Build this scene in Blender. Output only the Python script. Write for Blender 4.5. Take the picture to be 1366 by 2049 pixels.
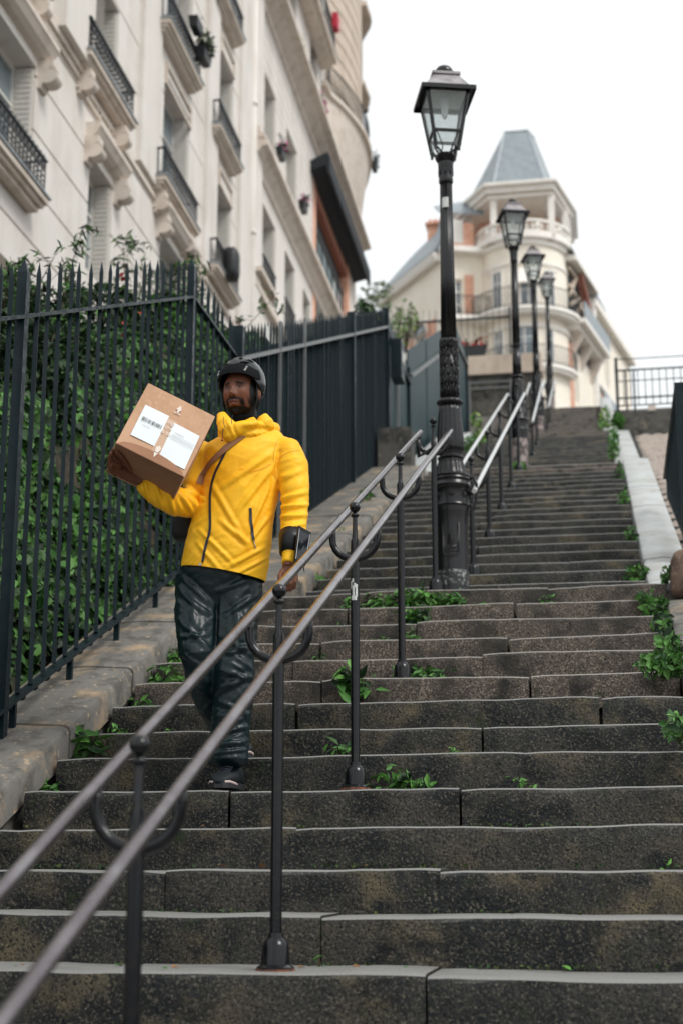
import bpy, bmesh, math, random
import numpy as np
from mathutils import Vector, Matrix, noise
from mathutils.bvhtree import BVHTree
random.seed(7); rnd = random.Random(11)
sc = bpy.context.scene
COL = sc.collection
for o in list(bpy.data.objects): bpy.data.objects.remove(o)
PI = math.pi
# ---------------------------------------------------------------- camera
YAW, PIT, FPX = math.radians(9.964), math.radians(13.514), 3015.0
cd = bpy.data.cameras.new('camera'); cam = bpy.data.objects.new('camera', cd); COL.objects.link(cam)
cd.sensor_fit = 'VERTICAL'; cd.sensor_height = 36; cd.sensor_width = 24
cd.lens = FPX / 2049 * 36; cd.clip_start = .05; cd.clip_end = 2000
cam.location = (0, 0, 0); cam.rotation_euler = (PI/2 + PIT, 0, YAW)
cd.dof.use_dof = True; cd.dof.focus_distance = 6.5; cd.dof.aperture_fstop = 2.6
sc.camera = cam
sc.render.resolution_x = 682; sc.render.resolution_y = 1024
# ---------------------------------------------------------------- sky and sun
SUN_EL, SUN_AZ = math.radians(50), math.radians(118)
w = bpy.data.worlds.new('World'); sc.world = w; w.use_nodes = True
nt = w.node_tree; nt.nodes.clear()
sky = nt.nodes.new('ShaderNodeTexSky'); sky.sky_type = 'NISHITA'; sky.sun_disc = False
sky.sun_elevation = SUN_EL; sky.sun_rotation = SUN_AZ
mx = nt.nodes.new('ShaderNodeMixRGB'); mx.inputs[0].default_value = .95
mx.inputs[2].default_value = (7.75, 7.95, 8.0, 1)      # the closed cloud layer
bg = nt.nodes.new('ShaderNodeBackground'); bg.inputs[1].default_value = .1
wo = nt.nodes.new('ShaderNodeOutputWorld')
nt.links.new(sky.outputs[0], mx.inputs[1]); nt.links.new(mx.outputs[0], bg.inputs[0]); nt.links.new(bg.outputs[0], wo.inputs[0])
sd = bpy.data.lights.new('sun', 'SUN'); sd.energy = 1.5; sd.angle = math.radians(20); sd.color = (1, .97, .92)
so = bpy.data.objects.new('sun', sd); COL.objects.link(so)
sdir = Vector((math.sin(SUN_AZ)*math.cos(SUN_EL), math.cos(SUN_AZ)*math.cos(SUN_EL), math.sin(SUN_EL)))
so.rotation_euler = sdir.to_track_quat('Z', 'Y').to_euler(); so.location = (20, -20, 40)
sc.view_settings.view_transform = 'Standard'; sc.view_settings.look = 'None'
sc.view_settings.exposure = .5; sc.view_settings.gamma = 1; sc.view_settings.use_curve_mapping = False

# ---------------------------------------------------------------- survey helpers: the place was measured from the photograph
_cy, _sy, _cp, _sp = math.cos(YAW), math.sin(YAW), math.cos(PIT), math.sin(PIT)
CR = Vector((_cy, _sy, 0)); CF = Vector((-_sy*_cp, _cy*_cp, _sp)); CU = Vector((_sy*_sp, -_cy*_sp, _cp))
def ray(px, py): return CF + CR*((px-683)/FPX) + CU*((1024.5-py)/FPX)
def V(px, py, Y): d = ray(px, py); return d*(Y/d.y)
def mpp(P): return P.dot(CF)/FPX          # metres per photo pixel at P

# ---------------------------------------------------------------- materials
MATS = {}
def ramp(nt, fac, stops):
    r = nt.nodes.new('ShaderNodeValToRGB')
    while len(r.color_ramp.elements) < len(stops): r.color_ramp.elements.new(.5)
    for e, (p, c) in zip(r.color_ramp.elements, stops):
        e.position = p; e.color = (*c, 1) if not isinstance(c, float) else (c, c, c, 1)
    nt.links.new(fac, r.inputs[0]); return r.outputs[0]
def noisenode(nt, pos, scale, detail=4, stretch=None, rough=.55):
    if stretch:
        mp = nt.nodes.new('ShaderNodeMapping'); mp.inputs['Scale'].default_value = stretch
        nt.links.new(pos, mp.inputs[0]); pos = mp.outputs[0]
    n = nt.nodes.new('ShaderNodeTexNoise'); n.inputs['Scale'].default_value = scale
    n.inputs['Detail'].default_value = detail; n.inputs['Roughness'].default_value = rough
    nt.links.new(pos, n.inputs['Vector']); return n.outputs['Fac']
def mat(name, col, rough=.7, layers=(), bump=None, metal=0, spec=.5, coat=0, roughvar=None, island=None, up=None, extra=None):
    """layers: (scale, colour, lo, hi[, stretch]) noise-masked coats over the base colour"""
    m = bpy.data.materials.new(name); m.use_nodes = True; nt = m.node_tree; b = nt.nodes['Principled BSDF']
    b.inputs['Roughness'].default_value = rough; b.inputs['Metallic'].default_value = metal
    b.inputs['Specular IOR Level'].default_value = spec; b.inputs['Coat Weight'].default_value = coat
    g = nt.nodes.new('ShaderNodeNewGeometry'); pos = g.outputs['Position']
    rgb = nt.nodes.new('ShaderNodeRGB'); rgb.outputs[0].default_value = (*col, 1); cur = rgb.outputs[0]
    def mixin(fac, c):
        nonlocal cur
        k = nt.nodes.new('ShaderNodeMixRGB'); nt.links.new(fac, k.inputs[0]); nt.links.new(cur, k.inputs[1])
        if isinstance(c, tuple): k.inputs[2].default_value = (*c, 1)
        else: nt.links.new(c, k.inputs[2])
        cur = k.outputs[0]
    if island:
        mixin(g.outputs['Random Per Island'], island)
    for L in layers:
        f = noisenode(nt, pos, L[0], 5, L[4] if len(L) > 4 else None)
        mixin(ramp(nt, f, [(L[2], 0.0), (L[3], 1.0)]), L[1])
    if up:      # paler colour mixed in on upward-facing faces: (colour, lo, hi)
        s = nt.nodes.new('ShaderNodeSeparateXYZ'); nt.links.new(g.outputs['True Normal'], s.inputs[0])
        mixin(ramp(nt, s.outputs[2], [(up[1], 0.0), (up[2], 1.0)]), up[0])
    nt.links.new(cur, b.inputs['Base Color'])
    if bump:
        f = noisenode(nt, pos, bump[0], 6, bump[2] if len(bump) > 2 else None)
        bn = nt.nodes.new('ShaderNodeBump'); bn.inputs['Strength'].default_value = bump[1]; bn.inputs['Distance'].default_value = bump[3] if len(bump) > 3 else .01
        nt.links.new(f, bn.inputs['Height']); nt.links.new(bn.outputs[0], b.inputs['Normal'])
    if roughvar:
        f = noisenode(nt, pos, roughvar[0], 4)
        nt.links.new(ramp(nt, f, [(.35, float(roughvar[1])), (.65, float(roughvar[2]))]), b.inputs['Roughness'])
    MATS[name] = m; return m
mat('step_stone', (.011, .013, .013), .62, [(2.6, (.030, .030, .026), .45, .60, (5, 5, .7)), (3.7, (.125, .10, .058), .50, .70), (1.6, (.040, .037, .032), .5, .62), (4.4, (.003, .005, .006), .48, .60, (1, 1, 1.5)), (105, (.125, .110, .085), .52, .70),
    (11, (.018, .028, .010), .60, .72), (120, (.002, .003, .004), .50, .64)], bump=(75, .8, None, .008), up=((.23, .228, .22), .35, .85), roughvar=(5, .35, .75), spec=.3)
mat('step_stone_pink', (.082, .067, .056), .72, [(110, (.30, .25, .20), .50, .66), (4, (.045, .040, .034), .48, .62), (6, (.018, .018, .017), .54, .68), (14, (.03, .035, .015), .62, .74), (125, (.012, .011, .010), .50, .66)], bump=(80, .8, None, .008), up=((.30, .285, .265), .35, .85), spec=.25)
mat('joint_dirt', (.008, .009, .007), .9)
mat('coping_grey', (.165, .155, .14), .8, [(9, (.085, .078, .068), .45, .62), (3.5, (.36, .26, .16), .54, .68), (26, (.40, .31, .21), .60, .70), (200, (.10, .10, .09), .5, .7)], bump=(90, .5, None, .006))
mat('coping_pale', (.46, .48, .48), .5, [(2.5, (.36, .36, .34), .45, .65), (30, (.30, .29, .27), .60, .75), (7, (.24, .24, .20), .62, .75, (1, .3, 1))], bump=(60, .3, None, .004))
mat('old_wall', (.10, .095, .085), .85, [(4, (.035, .035, .033), .42, .6), (15, (.22, .19, .15), .58, .7), (9, (.05, .075, .03), .62, .74)], bump=(30, .8))
mat('soil', (.035, .028, .02), .95, [(12, (.06, .05, .03), .45, .6)], bump=(25, .8))
mat('ground_paving', (.22, .21, .20), .85, [(3, (.14, .13, .12), .45, .6)], bump=(40, .4))
mat('cobble', (.36, .30, .26), .75, [(18, (.24, .20, .17), .45, .65), (40, (.46, .41, .36), .55, .7)], bump=(70, .6))
mat('green_paint', (.0045, .0135, .018), .42, [(9, (.008, .018, .023), .45, .65), (220, (.08, .10, .10), .73, .78)], bump=(90, .12, None, .003), roughvar=(25, .3, .55), spec=.22)
mat('green_sheet', (.009, .036, .042), .5, [(5, (.006, .024, .029), .4, .65, (1, 1, .35)), (120, (.09, .12, .12), .72, .78)], bump=(20, .1), spec=.22)
mat('rail_top', (.16, .17, .17), .45, [(60, (.12, .12, .12), .5, .7)], metal=.2)
mat('black_iron', (.0035, .0045, .0065), .20, [(30, (.010, .009, .010), .5, .65), (260, (.14, .14, .15), .76, .80)], bump=(140, .15, None, .003), spec=.4)
mat('worn_steel', (.20, .18, .19), .17, [(230, (.09, .068, .072), .50, .66), (6, (.28, .26, .27), .5, .7)], bump=(240, .35, None, .002), metal=.9)
mat('lamp_iron', (.006, .006, .0075), .26, [(50, (.013, .011, .012), .52, .66)], bump=(120, .2, None, .003), spec=.45)
mat('lamp_iron_worn', (.016, .016, .018), .4, [(55, (.30, .31, .31), .52, .60), (9, (.012, .012, .014), .5, .62)], bump=(60, .4, None, .004))
mat('lamp_cap', (.36, .33, .34), .38, [(14, (.20, .19, .20), .45, .65)])
mat('rust', (.22, .07, .03), .8, [(60, (.05, .03, .02), .45, .6)])
mat('sticker_white', (.62, .63, .61), .6, [(160, (.2, .2, .2), .56, .62)])
mat('sticker_red', (.55, .05, .04), .6)
mat('peeled_poster', (.32, .27, .26), .8, [(13, (.06, .055, .055), .46, .52), (40, (.4, .25, .22), .55, .7)])
mat('limestone', (.72, .68, .635), .85, [(2.2, (.62, .57, .52), .45, .7, (1, 1, .25)), (1.1, (.76, .72, .68), .5, .7), (14, (.58, .52, .46), .62, .78)], bump=(45, .25))
mat('limestone_tan', (.63, .53, .44), .85, [(2.0, (.50, .41, .33), .45, .7, (1, 1, .3)), (9, (.44, .36, .30), .60, .75)], bump=(40, .3))
mat('limestone_trim', (.68, .60, .53), .8, [(3, (.54, .46, .39), .5, .68)], bump=(40, .25))
mat('plaster_cream', (.95, .885, .78), .85, [(1.4, (.91, .835, .72), .45, .65)], bump=(30, .15))
mat('trim_white', (.93, .90, .85), .8, [(3, (.85, .81, .75), .5, .7)], bump=(30, .2))
mat('brick_orange', (.76, .42, .30), .85, [(16, (.66, .33, .22), .45, .6), (3, (.80, .50, .38), .5, .65)], bump=(50, .3))
mat('slate', (.30, .345, .37), .45, [(3, (.25, .29, .32), .45, .6), (22, (.36, .40, .43), .52, .65, (1, 1, 3))], bump=(40, .3))
mat('zinc', (.40, .46, .49), .42, [(4, (.32, .37, .40), .45, .6)])
mat('window_frame', (.74, .72, .68), .6)
mat('shutter_white', (.66, .63, .58), .7, [(20, (.56, .53, .48), .5, .7)])
mat('window_glass', (.10, .13, .15), .06, [(1.1, (.22, .27, .30), .45, .6)], spec=.9)
mat('bright_glass', (.42, .50, .52), .08, [(1.2, (.25, .32, .34), .45, .6)], spec=.9)
mat('balcony_iron', (.012, .014, .02), .45)
mat('awning_black', (.008, .012, .018), .75, bump=(30, .2))
mat('timber_red', (.34, .12, .08), .7)
mat('timber_pale', (.62, .52, .42), .7)
mat('dark_inside', (.02, .02, .022), .8)
mat('planter_black', (.014, .015, .018), .5)
mat('planter_red', (.55, .02, .05), .5)
mat('magenta_flower', (.55, .01, .25), .6)
mat('yellow_flower', (.55, .42, .06), .6)
mat('red_flower', (.55, .03, .03), .6)
mat('leaf_ivy', (.014, .055, .016), .5, island=(.085, .20, .04), layers=[(1.1, (.010, .030, .010), .44, .60)], spec=.3)
mat('leaf_dark', (.007, .018, .009), .55, island=(.026, .060, .018), spec=.25)
mat('leaf_weed', (.030, .11, .018), .5, island=(.11, .28, .05), spec=.3)
mat('leaf_bright', (.12, .24, .03), .5, island=(.25, .36, .06))
mat('leaf_pale', (.14, .20, .10), .6, island=(.24, .30, .17))
mat('stem', (.05, .035, .02), .8)
mat('dead_leaf', (.16, .07, .025), .8, island=(.28, .15, .06))
mat('moss_green', (.025, .04, .010), .9, island=(.06, .08, .02))
mat('jacket', (.98, .53, .020), .50, [(5, (.95, .46, .012), .45, .65)], bump=(34, .22, (1, 1, .6), .008), spec=.25)
mat('jacket_inner', (.80, .36, .004), .6)
mat('zip_navy', (.012, .016, .03), .5)
mat('silver', (.55, .55, .56), .35, metal=.8)
mat('trousers', (.0026, .0125, .0155), .36, [(6, (.004, .015, .019), .45, .65)], bump=(60, .25, (1, 1, .6), .006), spec=.36)
mat('shoe_black', (.011, .015, .018), .6, spec=.25, bump=(200, .3, None, .002))
mat('shoe_sole', (.015, .016, .018), .6)
mat('shoe_pink', (.60, .46, .44), .6)
mat('helmet_shell', (.012, .015, .018), .20, spec=.5)
mat('helmet_visor', (.004, .0045, .006), .8, spec=.15)
mat('helmet_liner', (.003, .003, .004), .9)
mat('hair', (.004, .0035, .0035), .8, spec=.15, bump=(300, .8, None, .003))
mat('scarf', (.003, .0035, .0045), .9, spec=.1, bump=(120, .6, None, .004))
mat('strap_tan', (.26, .125, .060), .65, bump=(300, .3, None, .001))
mat('bag_black', (.008, .009, .011), .7)
mat('neoprene', (.003, .004, .006), .4, spec=.35)
mat('phone_window', (.010, .013, .018), .12, spec=.7)
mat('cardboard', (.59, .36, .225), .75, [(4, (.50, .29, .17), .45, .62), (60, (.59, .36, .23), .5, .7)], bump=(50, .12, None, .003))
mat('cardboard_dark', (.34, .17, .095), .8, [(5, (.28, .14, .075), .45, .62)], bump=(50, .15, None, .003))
mat('paper_white', (.80, .85, .88), .55)
mat('print_black', (.02, .02, .025), .6)
mat('print_grey', (.35, .37, .40), .6)
mat('print_white', (.80, .70, .62), .6)
mat('tape', (.62, .42, .29), .18)
# lamp glass: rough translucent pane
m = bpy.data.materials.new('lamp_glass'); m.use_nodes = True; n2 = m.node_tree; b = n2.nodes['Principled BSDF']
b.inputs['Base Color'].default_value = (.93, .95, .95, 1); b.inputs['Roughness'].default_value = .28; b.inputs['Transmission Weight'].default_value = 1; b.inputs['IOR'].default_value = 1.12
g2 = n2.nodes.new('ShaderNodeNewGeometry'); f2 = noisenode(n2, g2.outputs['Position'], 55, 3); bn = n2.nodes.new('ShaderNodeBump'); bn.inputs['Strength'].default_value = .5; bn.inputs['Distance'].default_value = .004
n2.links.new(f2, bn.inputs['Height']); n2.links.new(bn.outputs[0], b.inputs['Normal']); MATS['lamp_glass'] = m
b.inputs['Transmission Weight'].default_value = 0; b.inputs['Base Color'].default_value = (.8, .82, .82, 1); b.inputs['Roughness'].default_value = .25
tl = n2.nodes.new('ShaderNodeBsdfTranslucent'); tl.inputs[0].default_value = (.95, .97, .97, 1); tp_ = n2.nodes.new('ShaderNodeBsdfTransparent'); tp_.inputs[0].default_value = (.93, .95, .95, 1)
m1 = n2.nodes.new('ShaderNodeMixShader'); m1.inputs[0].default_value = .12; m2 = n2.nodes.new('ShaderNodeMixShader'); m2.inputs[0].default_value = .07
n2.links.new(tp_.outputs[0], m1.inputs[1]); n2.links.new(tl.outputs[0], m1.inputs[2]); n2.links.new(m1.outputs[0], m2.inputs[1]); n2.links.new(b.outputs[0], m2.inputs[2]); n2.links.new(m2.outputs[0], n2.nodes['Material Output'].inputs[0])
# skin with painted complexion attribute
m = bpy.data.materials.new('skin'); m.use_nodes = True; n2 = m.node_tree; b = n2.nodes['Principled BSDF']
at = n2.nodes.new('ShaderNodeVertexColor'); at.layer_name = 'Complexion'; n2.links.new(at.outputs[0], b.inputs['Base Color'])
b.inputs['Roughness'].default_value = .5; b.inputs['Specular IOR Level'].default_value = .22; b.inputs['Subsurface Weight'].default_value = .0; MATS['skin'] = m

# ---------------------------------------------------------------- mesh helpers
def tag(o, label=None, cat=None, group=None, kind=None):
    if label: o['label'] = label
    if cat: o['category'] = cat
    if group: o['group'] = group
    if kind: o['kind'] = kind
    return o
def empty(name, loc, label=None, cat=None, group=None, kind=None):
    o = bpy.data.objects.new(name, None); o.location = loc; o.empty_display_size = .2; COL.objects.link(o)
    return tag(o, label, cat, group, kind)
def wloc(o):
    v = Vector(o.location)
    while o.parent: o = o.parent; v = v + Vector(o.location)
    return v
class MB:
    def __init__(s): s.v = []; s.f = []; s.m = []
    def add(s, vs, fs, m=0):
        n = len(s.v); s.v += [tuple(v) for v in vs]; s.f += [tuple(i+n for i in f) for f in fs]; s.m += [m]*len(fs); return s
    def hexa(s, p, m=0):      # p: 8 corners, bottom 4 then top 4, counter-clockwise
        return s.add(p, [(3, 2, 1, 0), (4, 5, 6, 7), (0, 1, 5, 4), (1, 2, 6, 5), (2, 3, 7, 6), (3, 0, 4, 7)], m)
    def box(s, x0, x1, y0, y1, z0, z1, m=0):
        return s.hexa([(x0, y0, z0), (x1, y0, z0), (x1, y1, z0), (x0, y1, z0), (x0, y0, z1), (x1, y0, z1), (x1, y1, z1), (x0, y1, z1)], m)
    def frame_box(s, O, a, b, c, m=0):   # parallelepiped from corner O with edge vectors (right-handed)
        O = Vector(O); a = Vector(a); b = Vector(b); c = Vector(c)
        return s.hexa([O, O+a, O+a+b, O+b, O+c, O+a+c, O+a+b+c, O+b+c], m)
    def beam(s, p, q, w, h, up=(0, 0, 1), m=0):
        p = Vector(p); q = Vector(q); d = (q-p).normalized(); r = d.cross(Vector(up))
        if r.length < 1e-4: r = Vector((1, 0, 0))
        r.normalize(); u = r.cross(d)
        c = [(-w/2, -h/2), (w/2, -h/2), (w/2, h/2), (-w/2, h/2)]
        return s.hexa([p+r*a+u*b for a, b in c]+[q+r*a+u*b for a, b in c], m)
    def tube(s, pts, r, n=8, m=0, cap=True, closed=False):
        pts = [Vector(p) for p in pts]; rs = r if isinstance(r, (list, tuple)) else [r]*len(pts)
        rings = []; prev = None; k = len(pts)
        for i, p in enumerate(pts):
            a = pts[(i-1) % k] if (i > 0 or closed) else p; c = pts[(i+1) % k] if (i < k-1 or closed) else p
            t = (c-a).normalized()
            if prev is None:
                prev = t.cross(Vector((0, 0, 1)))
                if prev.length < 1e-3: prev = Vector((1, 0, 0))
            x = (prev - t*prev.dot(t)).normalized(); prev = x; y = t.cross(x)
            rings.append([p+(x*math.cos(2*PI*j/n)+y*math.sin(2*PI*j/n))*rs[i] for j in range(n)])
        vs = [q for g in rings for q in g]; fs = []
        for i in range(k if closed else k-1):
            A = i*n; B = ((i+1) % k)*n
            for j in range(n): fs.append((A+j, A+(j+1) % n, B+(j+1) % n, B+j))
        if cap and not closed: fs += [tuple(range(n-1, -1, -1)), tuple((k-1)*n+j for j in range(n))]
        return s.add(vs, fs, m)
    def lathe(s, prof, c=(0, 0, 0), n=24, m=0, fn=None, cap=True):
        c = Vector(c); vs = []
        for i, (r, z) in enumerate(prof):
            for j in range(n):
                a = 2*PI*j/n; rr = r*(fn(i, a, z) if fn else 1)
                vs.append(c+Vector((rr*math.cos(a), rr*math.sin(a), z)))
        k = len(prof); fs = [(i*n+j, i*n+(j+1) % n, (i+1)*n+(j+1) % n, (i+1)*n+j) for i in range(k-1) for j in range(n)]
        if cap: fs += [tuple(range(n-1, -1, -1)), tuple((k-1)*n+j for j in range(n))]
        return s.add(vs, fs, m)
    def ball(s, c, r, n=10, m=0, sc=(1, 1, 1)):
        pr = [(max(1e-4, r*math.sin(PI*i/n))*1, -r*math.cos(PI*i/n)) for i in range(n+1)]
        k = len(s.v); s.lathe(pr, (0, 0, 0), n*2, m, cap=False)
        c = Vector(c); s.v[k:] = [(c.x+v[0]*sc[0], c.y+v[1]*sc[1], c.z+v[2]*sc[2]) for v in s.v[k:]]; return s
    def prism(s, poly, ext, m=0):       # planar polygon extruded by vector
        e = Vector(ext); P = [Vector(p) for p in poly]; n = len(P)
        return s.add(P+[p+e for p in P], [tuple(range(n-1, -1, -1)), tuple(range(n, 2*n))]+[(i, (i+1) % n, (i+1) % n+n, i+n) for i in range(n)], m)
    def mesh(s, name, mats, off=(0, 0, 0), smooth=False):
        me = bpy.data.meshes.new(name); o = Vector(off)
        me.from_pydata([(v[0]-o.x, v[1]-o.y, v[2]-o.z) for v in s.v], [], s.f)
        for q in (mats if isinstance(mats, (list, tuple)) else [mats]): me.materials.append(MATS[q])
        if max(s.m, default=0): me.polygons.foreach_set('material_index', s.m)
        if smooth: me.polygons.foreach_set('use_smooth', [True]*len(me.polygons))
        me.update(); return me
    def build(s, name, mats, parent=None, smooth=False, at=None, sharp=None):
        off = wloc(parent) if parent else Vector(at or (0, 0, 0))
        me = s.mesh(name, mats, off, smooth)
        if smooth and sharp is not None:
            bm = bmesh.new(); bm.from_mesh(me)
            for e in bm.edges:
                if len(e.link_faces) == 2 and e.calc_face_angle(0) > sharp: e.smooth = False
            bm.to_mesh(me); bm.free()
        o = bpy.data.objects.new(name, me); COL.objects.link(o)
        if parent: o.parent = parent
        else: o.location = off
        return o
def inst(o, name, loc, parent, rot=None, scale=None):
    c = o.copy(); c.name = name; COL.objects.link(c); c.parent = parent
    c.location = Vector(loc)-(wloc(parent) if parent else Vector((0, 0, 0)))
    if rot: c.rotation_euler = rot
    if scale: c.scale = scale
    return c
def copy_tree(o, loc=None, parent=None):
    c = o.copy(); COL.objects.link(c); c.parent = parent
    if loc is not None: c.location = loc
    for ch in list(o.children): copy_tree(ch, None, c)
    return c
def N(x, y=0., z=0.): return noise.noise(Vector((x, y, z)))

# leaves: many small folded leaf faces in one mesh
def leaves(name, pts, size, mats, parent=None, at=None, normal=None, droop=.3, jitter=1., kind=None, aspect=1.0, up=None, pick=None):
    n = len(pts); rs = np.random.RandomState(len(pts)*7+int(size*1e4)); P = np.array([tuple(p) for p in pts], float).reshape(n, 3)
    Nn = rs.normal(size=(n, 3))*jitter + (np.array(normal) if normal is not None else np.array((0, 0, 1.)))
    Nn /= np.linalg.norm(Nn, axis=1)[:, None]
    T = rs.normal(size=(n, 3)) + (np.array(up) if up is not None else np.array((0, 0, -droop)))
    T -= Nn*(T*Nn).sum(1)[:, None]; T /= np.linalg.norm(T, axis=1)[:, None]
    B = np.cross(Nn, T); s = size*(.55+.9*rs.rand(n))[:, None]; a = aspect
    off = [(-.5, 0, 0), (-.1, .36*a, .10), (.25, .24*a, .07), (.62, 0, -.06), (.25, -.24*a, .07), (-.1, -.36*a, .10)]
    VV = np.stack([P+s*(T*x+B*y+Nn*z) for x, y, z in off], 1).reshape(-1, 3)
    o = wloc(parent) if parent else Vector(at or (0, 0, 0)); VV -= np.array(o)
    base = np.arange(n)[:, None]*6
    F = np.concatenate([base+np.array([[0, 3, 2, 1]]), base+np.array([[0, 5, 4, 3]])], 0)
    me = bpy.data.meshes.new(name); me.vertices.add(n*6); me.vertices.foreach_set('co', VV.ravel())
    me.loops.add(len(F)*4); me.loops.foreach_set('vertex_index', F.ravel().astype(np.int32))
    me.polygons.add(len(F)); me.polygons.foreach_set('loop_start', np.arange(len(F), dtype=np.int32)*4)
    for q in mats: me.materials.append(MATS[q])
    if len(mats) > 1:
        mi = (rs.rand(n)*len(mats)).astype(np.int32) if pick is None else np.array(pick, np.int32)
        me.polygons.foreach_set('material_index', np.concatenate([mi, mi]))
    me.update(calc_edges=True); ob = bpy.data.objects.new(name, me); COL.objects.link(ob)
    if parent: ob.parent = parent
    else: ob.location = o
    if kind: ob['kind'] = kind
    return ob
# ================================================================ THE SETTING: ground and stairs
R_, D1, D2, Y0, Z0 = .16, .3747, .42, 4.694, -.297
Y13, Z13 = Y0+13*D1, Z0+13*R_                       # first landing edge
F2Y = 10.25                                        # first riser of flight two
L2Y, L2Z = F2Y+18*D2, Z13+19*R_                    # second landing edge
F3Y = L2Y+.9; L3Y, L3Z = F3Y+14*D2, L2Z+15*R_
F4Y = L3Y+.9; L4Y, L4Z = F4Y+19*D2, L3Z+20*R_
def stair_z(y):
    if y < Y13: return Z0+R_/D1*(y-Y0)
    if y < F2Y: return Z13
    if y < L2Y: return Z13+R_+R_/D2*(y-F2Y)
    if y < F3Y: return L2Z
    if y < L3Y: return L2Z+R_+R_/D2*(y-F3Y)
    if y < F4Y: return L3Z
    if y < L4Y: return L3Z+R_+R_/D2*(y-F4Y)
    return L4Z+.10*(y-L4Y)
# terrain: one big sheet that climbs beside and behind the stairs
def terr(x, y):
    if y < 1.6: return -1.66
    b = stair_z(y)-.55 if y < L4Y+.3 else L4Z-.35+.13*(y-L4Y)
    if y > 60: b = L4Z-.35+.13*(60-L4Y)+.02*(y-60)
    if y < 1.6+.5: b = -1.66
    if x < -3.2 and 2 < y < 36: b += .35
    return b
xs = [-400, -200, -90, -50, -30, -20, -14, -11, -9, -7, -5, -4, -3.3, -3.0, -2.5, -1.5, -.5, .6, 1.5, 3, 5, 8, 14, 25, 50, 100, 220, 400]
ys = [-60, -25, -8, 0, 1.5, 1.7]+[2.2+.8*i for i in range(44)]+[40, 45, 52, 60, 75, 100, 150, 250, 500, 900]
g = MB(); g.v = [(x, y, terr(x, y)) for y in ys for x in xs]
g.f = [(j*len(xs)+i, j*len(xs)+i+1, (j+1)*len(xs)+i+1, (j+1)*len(xs)+i) for j in range(len(ys)-1) for i in range(len(xs)-1)]; g.m = [0]*len(g.f)
tag(g.build('ground', 'soil'), kind='structure')
pv = MB(); pv.box(-6, 5, -6, 1.72, -1.75, -1.62); tag(pv.build('pavement', 'ground_paving'), kind='structure')
st = MB(); st.prism([(-7.2, L4Y+.35, L4Z-.02), (3.5, L4Y+.35, L4Z-.02), (3.5, 61, L4Z-.02+.13*(61-L4Y-.35)), (-7.2, 61, L4Z-.02+.13*(61-L4Y-.35))], (0, 0, -.5))
tag(st.build('road', 'ground_paving'), kind='structure')

stairs = empty('staircase', (-1, Y0, Z0), kind='structure')
def step_block(k, x0, x1, y, z, depth, rise, seed, matn, wob=1., dx=.09):
    n = max(2, int((x1-x0)/dx)); prof = [(0, -rise-.02), (0.001, -.5*rise), (0, -.018), (.004, -.006), (.014, 0), (.05, .001), (depth, 0.002)]
    m = MB(); vs = []
    for i in range(n+1):
        x = x0+(x1-x0)*i/n
        zz = (N(x*1.1, seed*3.7, 0)*.015+N(x*4.5, seed*1.3, 5)*.005+N(x*14, seed, 9)*.0022)*wob
        yy = (N(x*.9, seed*2.1, 20)*.020+N(x*9, seed*5.1, 30)*.006)*wob
        ed = min(i, n-i)
        if ed == 0: zz -= .004; yy += .005; x += .012*N(seed*3.3, i)
        for (py, pz) in prof:
            low = .003*N(x*7, pz*20+seed, 3) if py < .001 else 0
            vs.append((x, y+py+(yy if py < .1 else 0)+low, z+pz+(zz if pz > -.1 else 0)))
    q = len(prof); fs = [(i*q+j, (i+1)*q+j, (i+1)*q+j+1, i*q+j+1) for i in range(n) for j in range(q-1)]
    fs += [tuple(range(q)), tuple(n*q+j for j in range(q-1, -1, -1))]
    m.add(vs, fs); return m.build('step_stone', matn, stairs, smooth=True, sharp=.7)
JX = {0: [850], 1: [640], 2: [330, 880], 3: [590], 4: [460, 920], 5: [240, 1045], 6: [430, 965], 7: [590, 1200], 8: [640, 1060], 9: [587, 965], 10: [640, 1015], 11: [832], 12: [695, 1028], 13: [735, 1095]}
BX = []
def xat(px, y, z):
    d = None
    # x of the point on line (y,z) seen in photo column px
    a, b = -8., 8.
    for _ in range(40):
        c = (a+b)/2; P = Vector((c, y, z)); u = 683+FPX*P.dot(CR)/P.dot(CF)
        if u < px: a = c
        else: b = c
    return (a+b)/2
for k in range(-8, 14):
    y, z = Y0+k*D1, Z0+k*R_
    dz = rnd.uniform(-.006, .006); dy = rnd.uniform(-.01, .01)
    if k in JX: js = [xat(p, y, z) for p in JX[k]]
    else: js = [rnd.uniform(-1.6, -.9), rnd.uniform(-.6, .1)]
    xl = -2.47 if k != 13 else -2.49
    xr = .36 if k < 13 else .40
    E = [xl]+js+[xr]; dep = D1+.06 if k < 13 else F2Y-Y13+.05
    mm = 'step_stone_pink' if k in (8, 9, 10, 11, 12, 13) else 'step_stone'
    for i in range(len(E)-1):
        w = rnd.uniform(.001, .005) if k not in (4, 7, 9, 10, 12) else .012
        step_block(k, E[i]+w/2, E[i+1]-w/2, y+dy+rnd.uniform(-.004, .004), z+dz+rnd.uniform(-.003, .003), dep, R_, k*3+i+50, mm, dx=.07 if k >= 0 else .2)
def flight(n, ys, zs, D, xl, xr, land, seed, dx):
    for j in range(n):
        y, z = ys+j*D, zs+(j+1)*R_
        js = sorted(rnd.uniform(xl+.3, xr-.3) for _ in range(2 if xr-xl > 2 else 1))
        if len(js) == 2 and js[1]-js[0] < .5: js = js[:1]
        E = [xl]+js+[xr]; dep = D+.05 if j < n-1 else land+.06
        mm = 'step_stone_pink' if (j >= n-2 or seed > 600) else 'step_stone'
        for i in range(len(E)-1):
            step_block(j, E[i]+.003, E[i+1]-.003, y+rnd.uniform(-.006, .006), z+rnd.uniform(-.003, .003), dep, R_, seed+j*3+i, mm, wob=.45, dx=dx)
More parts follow.
